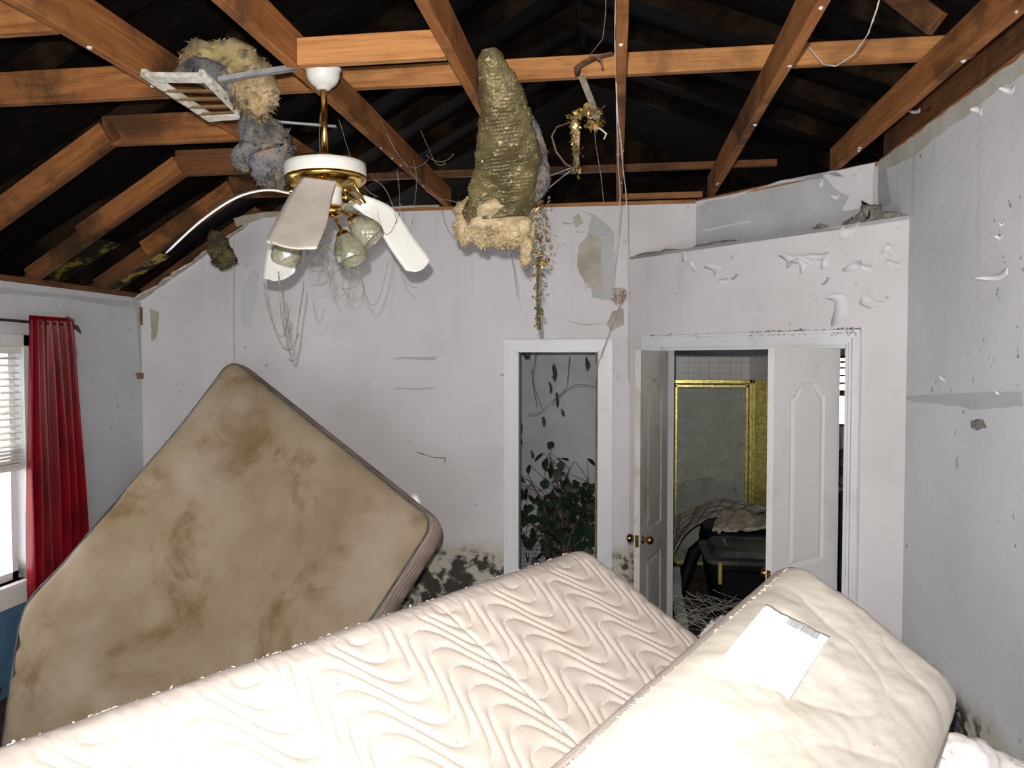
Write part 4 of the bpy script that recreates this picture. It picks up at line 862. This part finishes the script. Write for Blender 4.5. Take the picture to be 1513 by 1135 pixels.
for poly in ([(0, 425), (60, 432), (190, 445), (205, 455), (160, 452), (90, 440), (0, 434)], [(98, 480), (108, 485), (116, 520), (104, 560)], [(195, 445), (207, 448), (208, 560), (202, 470)]): patch('peeled_patch', poly, LW, (1, 0, 0), M_bare, W_left)
for poly in ([(205, 455), (212, 455), (212, 480), (206, 480)], [(200, 552), (212, 552), (213, 560), (202, 560)]): patch('exposed_wood', poly, LW, (1, 0, 0), M_trk, W_left, .002, .01)
# curled flakes
def flake(p, nrm, ax, w_, l_, curl, mat, parent):
    nrm = V(nrm).normalized(); ax = V(ax); ax = (ax - nrm * ax.dot(nrm)).normalized(); b = nrm.cross(ax); n = 7; vs = []
    for j in range(n + 1):
        u = j / n; th = curl * u * u; d = b * (l_ * (sin(th) / max(th, 1e-4) * u if th > 1e-3 else u)) + nrm * (l_ * u * (1 - cos(th)) / max(th, 1e-3) + .002)
        ww_ = w_ * (1 - .75 * u ** 1.6)
        for k in (-1, 0, 1): vs.append(V(p) + d + ax * (k * ww_ / 2 + .25 * w_ * sin(u * 5 + w_ * 90)))
    fs = [(j * 3 + k, j * 3 + k + 1, j * 3 + k + 4, j * 3 + k + 3) for j in range(n) for k in range(2)]
    o = mesh('paint_flake', vs, fs, mat, parent, True); o.modifiers.new('s', 'SOLIDIFY').thickness = .0012
for (x, y, a, w_, l_, c) in ((1015, 385, 20, .03, .05, 1.4), (1030, 395, 60, .03, .05, 1.6), (1060, 405, 30, .05, .07, 1.6), (1075, 412, 120, .03, .04, 1.3), (1090, 405, 160, .03, .04, 1.8), (1168, 395, 10, .05, .07, 1.5), (1190, 398, 40, .04, .06, 1.8), (1205, 385, 80, .03, .08, 1.5), (1225, 375, 100, .03, .09, 1.3), (1222, 395, 20, .03, .05, 2.), (1265, 400, 5, .07, .04, 1.4), (1290, 395, 95, .03, .05, 1.6), (1262, 345, 60, .06, .05, 1.5), (1320, 370, 85, .04, .04, 1.5), (1330, 390, 90, .03, .05, 1.5), (1250, 470, 30, .08, .10, .9), (1290, 455, 20, .06, .06, .9), (1225, 410, 170, .03, .04, 1.7), (1180, 380, 150, .03, .04, 1.5)):
    a = R(a); flake(at(x, y, **DG), ND, V((.70711 * cos(a), -.70711 * cos(a), sin(a))), w_ * 1.5, l_ * 1.5, c, M_header, W_diag)
for (x, y, a, w_, l_, c) in ((1268, 268, 15, .05, .05, 1.3), (1215, 276, 15, .04, .04, 1.2), (1240, 290, 80, .03, .05, 1.3)):
    a = R(a); flake(at(x, y, **DU), ND, V((.70711 * cos(a), -.70711 * cos(a), sin(a))), w_, l_, c, M_header, W_updiag)
for (x, y, a, w_, l_, c) in ((1490, 400, 100, .03, .14, .9), (1398, 560, 90, .03, .03, 1.3), (1480, 580, 90, .02, .025, 1.3), (1482, 350, 80, .02, .03, 1.2), (1452, 160, 90, .04, .05, 1.2), (1500, 130, 80, .03, .06, 1.3), (1360, 165, 70, .02, .10, .6), (1484, 330, 90, .02, .02, 1.)):
    a = R(a); flake(at(x, y, **RW), (-1, 0, 0), V((0, -cos(a), sin(a))), w_, l_, c, M_wall, W_right)
for (x, y, a, w_, l_, c) in ((850, 330, 95, .03, .10, 1.1), (905, 350, 85, .02, .10, .9), (870, 425, 40, .05, .04, 1.2), (862, 345, 80, .03, .06, 1.2), (985, 308, 60, .03, .04, 1.2), (352, 392, 10, .03, .03, 1.2), (915, 560, 30, .03, .04, .8), (908, 545, 120, .03, .05, .8)):
    a = R(a); flake(at(x, y, **BK), NB, V((cos(a), 0, sin(a))), w_, l_, c, M_wall, W_back)
# broken board edge along the left slope
g = G(); pts = []; n = 26
for i in range(n + 1):
    f = i / n; x = XL + .02 + (.85) * f; z = ZL + .0 + (ZT - ZL) / (-2.60 - XL) * (x - XL)
    wd = .10 + .07 * noise.noise(V((f * 9, 0, 0))) + random.uniform(-.015, .015); pts.append((x, z - .012 + .006 * random.uniform(-1, 1), max(.02, wd * (1 - .6 * f))))
vs = []; fs = []
for x, z, wd in pts: vs += [V((x, D - .001, z - .008)), V((x, D - wd, z - .012 - wd * .12)), V((x, D - wd, z + .002 - wd * .12)), V((x, D - .001, z + .006))]
for i in range(n):
    for k in range(4): fs.append((i * 4 + k, i * 4 + (k + 1) % 4, i * 4 + 4 + (k + 1) % 4, i * 4 + 4 + k))
fs += [(0, 1, 2, 3), (n * 4 + 3, n * 4 + 2, n * 4 + 1, n * 4)]
mesh('broken_ceiling_edge', vs, fs, M_plaster, W_back)
# rubble on the ledge and along casings
rr = thing('plaster_rubble', dg(1.5, ZS + .0, -.05), 'heap of grey plaster rubble on the high ledge over the double doors', 'rubble')
for i, (x0, x1, h, s_) in enumerate(((1245, 1335, .035, .0), (1262, 1310, .05, .02), (1200, 1225, .02, 0), (1278, 1300, .062, .03))):
    a = at(x0, 322, **dict(n=(1, 1, 0), c=X0 + D + .08)); b = at(x1, 318, **dict(n=(1, 1, 0), c=X0 + D + .08)); a.z = b.z = ZS + h * .35
    lump('rubble', [a, a.lerp(b, .5) + V((0, 0, h * .35)), b], [h * .55, h, h * .45], M_rubble, rr, tuft=120, tl=.02, amp=.6, n=16, seg=18, sd=i, fr=16)
r2 = thing('plaster_rubble', at(1000, 368, **DG), 'thin line of grey plaster crumbs on the ledge edge above the left door leaf', 'rubble')
for i, (x0, x1) in enumerate(((935, 1000), (1020, 1060), (1040, 1085))):
    a = at(x0, 375, **DG); b = at(x1, 368, **DG); a.z = b.z = ZS + .004; lump('rubble', [a + nn * .02, b + nn * .02], [.010, .012], M_rubble, r2, tuft=60, tl=.012, amp=.7, n=10, seg=16, sd=i, fr=25)
g = G()
for _ in range(60):
    s = random.uniform(SJ0 - .1, SJ1 + .07); s = s if random.random() < .35 else random.uniform(.95, SJ1 + .06); q = dg(s, JT + .083, .012); l = random.uniform(.008, .03)
    g.tube([q, q + V((random.uniform(-1, 1), -.2, random.uniform(-.5, .5))) * l, q + V((random.uniform(-.5, .5), -.6, -1.2)) * l], [.003, .004, .001], 4)
o = g.obj('soot_crumb', M_rubble); tag(o, 'row of soot crumbs along the top of the double door casing', 'soot', None, 'stuff')

# ================================================================ BEYOND THE DOORS
# ficus in the closet
pc = V((-.42, 6.0, 0)); fi = thing('potted_ficus', pc, 'leafy dark green ficus plant in the closet doorway', 'plant')
G().lathe([(.0005, 0), (.10, 0), (.12, .02), (.15, .26), (.16, .28), (.145, .28), (.14, .25), (.0005, .24)], pc, n=24).obj('pot', M_pot, fi, True)
stems = []
g = G()
for k in range(9):
    b = pc + V((.02 * cos(k), .02 * sin(k), .22)); tp = at((868, 818, 790, 845, 872, 800, 830, 856, 775)[k], (705, 668, 705, 690, 740, 760, 740, 780, 760)[k], Y=6.0 + (.12, -.1, 0, .1, -.12, .1, -.05, .12, 0)[k])
    pts = [b.lerp(tp, f) + V((sin(f * 3 + k) * .05 * f, cos(f * 2 + k * 2) * .04 * f, .09 * sin(f * pi))) for f in [i / 7 for i in range(8)]]; stems.append(pts); g.tube(pts, [.011 - .0012 * i for i in range(8)], 6)
g.obj('trunk', M_bark, fi, True)
lm = bpy.data.meshes.new('leaf'); lv = []; lf = []
for j, (u, w_) in enumerate(((0, .002), (.2, .30), (.45, .42), (.7, .28), (.88, .10), (1, .0))):
    for k in (-1, 0, 1): lv.append((u, w_ * k, (.06 if k else 0) * w_ - .18 * u * u))
for j in range(5):
    for k in range(2): lf.append((j * 3 + k, j * 3 + k + 1, j * 3 + k + 4, j * 3 + k + 3))
lm.from_pydata(lv, [], lf); lm.materials.append(M_leaf); lm.polygons.foreach_set('use_smooth', [True] * len(lm.polygons))
twg = G()
for i in range(330):
    st_ = random.choice(stems); f = random.uniform(2.6, 7); a = int(min(f, 6)); q = st_[a].lerp(st_[min(a + 1, 7)], f - a); off = V((random.gauss(0, .10), random.gauss(0, .08), random.gauss(-.03, .10))); p_ = q + off
    if p_.x > -.04: continue
    if off.length > .04: twg.tube([q, q + off * .5 + V((0, 0, .01)), p_], .0016, 3)
    o = bpy.data.objects.new('leaf', lm); COL.objects.link(o); o.parent = fi; o.location = p_ - pc; s_ = random.uniform(.075, .115); o.scale = (s_, s_ * .95, s_)
    o.rotation_euler = (random.uniform(-.7, .7), random.uniform(.1, 1.5), random.uniform(0, 6.28))
twg.obj('twig', M_bark, fi)
# baskets / wire mat at the foot of the plant
g = G()
for k in range(16): x = 762 + k * 4; g.tube([at(x, 800, Y=6.3), at(x, 850, Y=6.3)], .0015, 4)
for k in range(9): g.tube([at(760, 800 + k * 6, Y=6.3), at(830, 800 + k * 6, Y=6.3)], .0015, 4)
tag(g.obj('wire_mesh', M_webd), 'dark wire mesh panel standing behind the ficus', 'mesh')

# shower enclosure: gold frame, glass
SY = 7.2; sf = thing('shower_enclosure', (.95, SY, 0), 'gold-framed glass shower enclosure in the bathroom', 'shower')
ZTp = 1.79; xa, xb = .50, 1.245
def fr_(x0, z0, x1, z1, nm, y0=0., y1=.04, mt=M_gold): return bev(G().box((x0, SY + y0, z0), (x1, SY + y1, z1)).obj(nm, mt, sf), .004)
fr_(xa, 0, xa + .03, ZTp, 'outer_post'); fr_(xb - .03, 0, xb, ZTp, 'outer_post'); fr_(xa, ZTp - .035, 1.36, ZTp, 'header_rail')
fr_(xa + .038, .05, xa + .065, ZTp - .04, 'door_stile', -.01, .02); fr_(xb - .065, .05, xb - .038, ZTp - .04, 'door_stile', -.01, .02); fr_(xa + .038, ZTp - .072, xb - .038, ZTp - .045, 'door_rail', -.01, .02); fr_(xa + .038, .05, xb - .038, .08, 'door_rail', -.01, .02)
G().box((xa + .06, SY + .003, .08), (xb - .06, SY + .009, ZTp - .07)).obj('glass_pane', M_shower, sf)
g = G(); g.obox((xb + .015, SY - .02, 0), V((.105, -.05, 0)), V((.01, .03, 0)), V((0, 0, ZTp - .01))); g.obj('side_post', M_gold, sf); g = G(); g.box((xb, SY + .0, 0), (xb + .02, SY + .03, ZTp)); g.obj('outer_post', M_gold, sf)
wallobj('wall_shower_side', G().box((1.38, SY - .03, 0), (1.46, 8.2, 2.56)), M_tile)
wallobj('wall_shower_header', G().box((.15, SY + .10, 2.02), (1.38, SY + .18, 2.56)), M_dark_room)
# recessed niche box outlined on the shower back wall
o1, o2 = at(1003, 615, Y=8.2), at(1047, 661, Y=8.2); g = G(); q = .008
g.box((o1.x - .1, 8.18, o1.z - q), (o2.x, 8.2, o1.z)); g.box((o1.x - .1, 8.165, o2.z), (o2.x, 8.2, o2.z + .012)); g.box((o2.x - q, 8.18, o2.z), (o2.x, 8.2, o1.z)); tag(g.obj('trim_8', M_dark_room), kind='structure')
lump_b = lump('shower_bench', [V((.95, 7.8, .0)), V((.9, 7.8, .45)), V((.85, 7.8, .78))], [.34, .38, .30], M_dark_room, None, tuft=0, amp=.08, loc=(.95, 7.8, 0)); tag(lump_b, 'pale rounded mound seen dimly behind the shower glass', 'mound')
# little window in the bathroom
g = G(); g.box((bw[0], 8.2, bw[2]), (bw[1], 8.26, bw[2] + .03)); g.box((bw[0], 8.2, bw[3] - .03), (bw[1], 8.26, bw[3])); g.box((bw[0], 8.2, bw[2]), (bw[0] + .03, 8.26, bw[3])); g.box((bw[1] - .03, 8.2, bw[2]), (bw[1], 8.26, bw[3])); g.box((bw[0], 8.2, 1.60), (bw[1], 8.24, 1.66)); w3 = tag(g.obj('window_3', M_trk), kind='structure')
for z in (1.72, 1.80, 1.88, 1.94): G().box((bw[0] + .03, 8.21, z), (bw[1] - .03, 8.23, z + .022)).obj('slat', M_trk, w3)
# black storage tote with dusty lid
tc = V((1.0, 5.62, 0)); to = thing('storage_tote', tc, 'large black storage tote with dusty lid and yellow latch inside the bathroom', 'tote')
def rrect(cx, cy, hx, hy, r, z, n=6):
    out = []
    for q, (sx, sy) in enumerate(((1, 1), (-1, 1), (-1, -1), (1, -1))):
        for k in range(n + 1): a = pi / 2 * (q + k / n); out.append(V((cx + sx * (hx - r) + r * cos(a), cy + sy * (hy - r) + r * sin(a), z)))
    return out
def loft(rings, nm, mat, par, smooth=False):
    n = len(rings[0]); vs = [q for r_ in rings for q in r_]; fs = [(i * n + k, i * n + (k + 1) % n, (i + 1) * n + (k + 1) % n, (i + 1) * n + k) for i in range(len(rings) - 1) for k in range(n)]
    fs += [tuple(range(n)), tuple((len(rings) - 1) * n + k for k in range(n))]; return mesh(nm, vs, fs, mat, par, smooth)
loft([rrect(1.03, 5.62, .30, .22, .08, 0), rrect(1.03, 5.62, .36, .26, .08, .50), rrect(1.03, 5.62, .385, .28, .08, .52), rrect(1.03, 5.62, .385, .28, .08, .555)], 'tub', M_black, to)
loft([rrect(1.03, 5.62, .40, .295, .09, .555), rrect(1.03, 5.62, .41, .305, .09, .565), rrect(1.03, 5.62, .41, .305, .09, .59), rrect(1.03, 5.62, .36, .25, .08, .60), rrect(1.03, 5.62, .33, .23, .08, .64), rrect(1.03, 5.62, .25, .15, .06, .65), rrect(1.03, 5.62, .23, .13, .06, .635)], 'lid', M_lid, to)
bev(G().box((.70, 5.30, .43), (.725, 5.325, .58)).obj('latch', M_yel, to), .005)
# dark hamper under the plaid cloth
hp = thing('laundry_hamper', (1.05, 6.4, 0), 'dark rounded hamper behind the tote, draped with plaid cloth', 'hamper')
loft([rrect(1.12, 6.4, .34, .28, .12, 0), rrect(1.12, 6.4, .42, .30, .14, .48), rrect(1.12, 6.4, .40, .28, .14, .60), rrect(1.12, 6.4, .30, .2, .12, .64)], 'body', M_black, hp)
G().tube([at(996, 950, Y=6.25), at(1003, 880, Y=6.25), at(1025, 815, Y=6.3), at(1060, 785, Y=6.35), at(1140, 785, Y=6.4)], .05, 12).obj('rim', M_black, hp, True)
def cloth(name, rows, mat, label, cat, wr=.012, ht=.008):
    rows = [[at(x, y, Y=Y) for x, y, Y in r_] for r_ in rows]; nu, nv = 50, 30; vs = []; uv = []
    def ev(r_, u):
        k = u * (len(r_) - 1); i = min(int(k), len(r_) - 2); f = k - i; p0 = r_[max(i - 1, 0)]; p1 = r_[i]; p2 = r_[i + 1]; p3 = r_[min(i + 2, len(r_) - 1)]
        return .5 * ((2 * p1) + (p2 - p0) * f + (2 * p0 - 5 * p1 + 4 * p2 - p3) * f * f + (3 * p1 - p0 - 3 * p2 + p3) * f ** 3)
    for j in range(nv + 1):
        v = j / nv; rr_ = v * (len(rows) - 1); i = min(int(rr_), len(rows) - 2)
        for k in range(nu + 1):
            u = k / nu; q = ev(rows[i], u).lerp(ev(rows[i + 1], u), rr_ - i); q = q + V((0, -.3, 1)) * wr * fbm((u * 5, v * 3, 1), 1.6, 4); vs.append(q); uv.append((u, v))
    fs = [(j * (nu + 1) + i, j * (nu + 1) + i + 1, (j + 1) * (nu + 1) + i + 1, (j + 1) * (nu + 1) + i) for j in range(nv) for i in range(nu)]
    o = mesh(name, vs, fs, mat, None, True); ul = o.data.uv_layers.new()
    for l in o.data.loops: ul.data[l.index].uv = uv[l.vertex_index]
    o.modifiers.new('s', 'SOLIDIFY').thickness = ht; tag(o, label, cat); return o
cloth('blanket', [[(988, 770, 6.5), (1030, 748, 6.55), (1065, 738, 6.6), (1100, 742, 6.6), (1142, 752, 6.6)], [(985, 840, 6.0), (1010, 790, 6.1), (1040, 768, 6.2), (1062, 762, 6.25), (1085, 768, 6.3)]], M_plaid, 'grey plaid blanket draped over the hamper in the bathroom', 'blanket')
cloth('towel', [[(1062, 755, 6.35), (1090, 752, 6.35), (1120, 760, 6.35), (1142, 768, 6.35)], [(1052, 782, 6.05), (1075, 776, 6.05), (1105, 780, 6.05), (1142, 775, 6.05)], [(1062, 786, 6.0), (1080, 784, 6.0), (1105, 783, 6.0), (1138, 778, 6.0)]], speck('beige_towel', [(.46, .41, .33), (.34, .29, .22)], 9, .9, world=True), 'crumpled beige towel lying on the plaid blanket', 'towel', .02)
cloth('fallen_cloth', [[(988, 845, 5.9), (995, 838, 5.9), (1004, 836, 5.9)], [(992, 880, 5.7), (1000, 880, 5.7), (1008, 880, 5.7)], [(1000, 915, 5.5), (1008, 915, 5.5), (1016, 915, 5.5)], [(1006, 990, 5.3), (1014, 990, 5.3), (1022, 990, 5.3)]], speck('grey_strap_cloth', [(.28, .27, .26), (.2, .2, .2)], 9, .9, world=True), 'narrow grey strip of cloth trailing down beside the tote', 'cloth', .004)
# thin film strands on the floor between the doors
L4 = []
for _ in range(60): x = random.uniform(985, 1060); L4.append(catl(x, random.uniform(868, 935), x + random.uniform(20, 80), random.uniform(880, 935), random.uniform(-2, 6), random.uniform(4.2, 4.6), 5))
threads('plastic_shreds', L4, .0006, M_webl, 'glistening shreds of clear plastic between the double doors', 'plastic', .012)
o = lump('rubbish_heap', [V((.35, 4.35, .2)), V((.6, 4.2, .24)), V((.9, 3.8, .2))], [.15, .25, .16], M_fibd, None, tuft=500, tl=.05, amp=.6, loc=(.6, 3.9, 0), fr=5); tag(o, 'dark heap of wet rubbish at the threshold of the double doors', 'rubbish')
o = lump('fibre_tuft', [at(1035, 940, d=4.0), at(1060, 936, d=4.0), at(1085, 922, d=4.0)], [.04, .06, .04], M_mud, None, tuft=400, tl=.03, amp=.6, loc=at(1060, 950, d=4.0)); tag(o, 'pinkish tuft of fibre caught between the two foreground mattresses', 'insulation')
# garments seen through the slit beside the right door
for nm, z0, z1, mt, lb in (('hanging_garment', .98, 1.28, M_cloth1, 'dark red patterned garment glimpsed through the gap beside the right door leaf'), ('hanging_garment', .1, .95, M_cloth2, 'black garment low in the gap beside the right door leaf')):
    q = at(1246, 650, Y=6.2); o = lump(nm, [V((q.x, 6.2, z1)), V((q.x + .02, 6.2, (z0 + z1) / 2)), V((q.x, 6.2, z0))], [.09, .12, .11], mt, None, tuft=0, amp=.3, loc=(q.x, 6.2, z0)); tag(o, lb, 'garment')

# ================================================================ LEFT AND RIGHT FOREGROUND SCRAPS
o = lump('crumpled_quilt', [at(1370, 1120, d=1.75), at(1430, 1125, d=1.78), at(1500, 1165, d=1.8), at(1560, 1200, d=1.8)], [.06, .075, .07, .05], M_mud, None, tuft=60, tl=.02, amp=.35, n=40, loc=at(1450, 1200, d=1.8)); tag(o, 'crumpled white quilt with brown stains, in the bottom right corner', 'quilt')
o = lump('fur_lump', [at(1400, 1045, d=2.1), at(1404, 1070, d=2.1), at(1402, 1090, d=2.1)], [.02, .035, .02], M_hair, None, tuft=300, tl=.02, amp=.4, loc=at(1402, 1100, d=2.1)); tag(o, 'small dark furry lump between the film-covered mattress and right wall', 'debris')
g = G(); random.seed(5)
pl = thing('broken_board', (XL + .25, 3.0, .1), 'broken dark boards leaning behind the tan mattress under the window', 'board')
for k in range(4): a = V((XL + .08 + .04 * k, 3.75 - .12 * k, .02)); G().obox(a, V((.5, -.9, .25 + .03 * k)), V((.0, .05, .09)), V((.02, 0, .0)) + V((0, 0, .012))).obj('board', M_char if k % 2 else M_trk, pl)
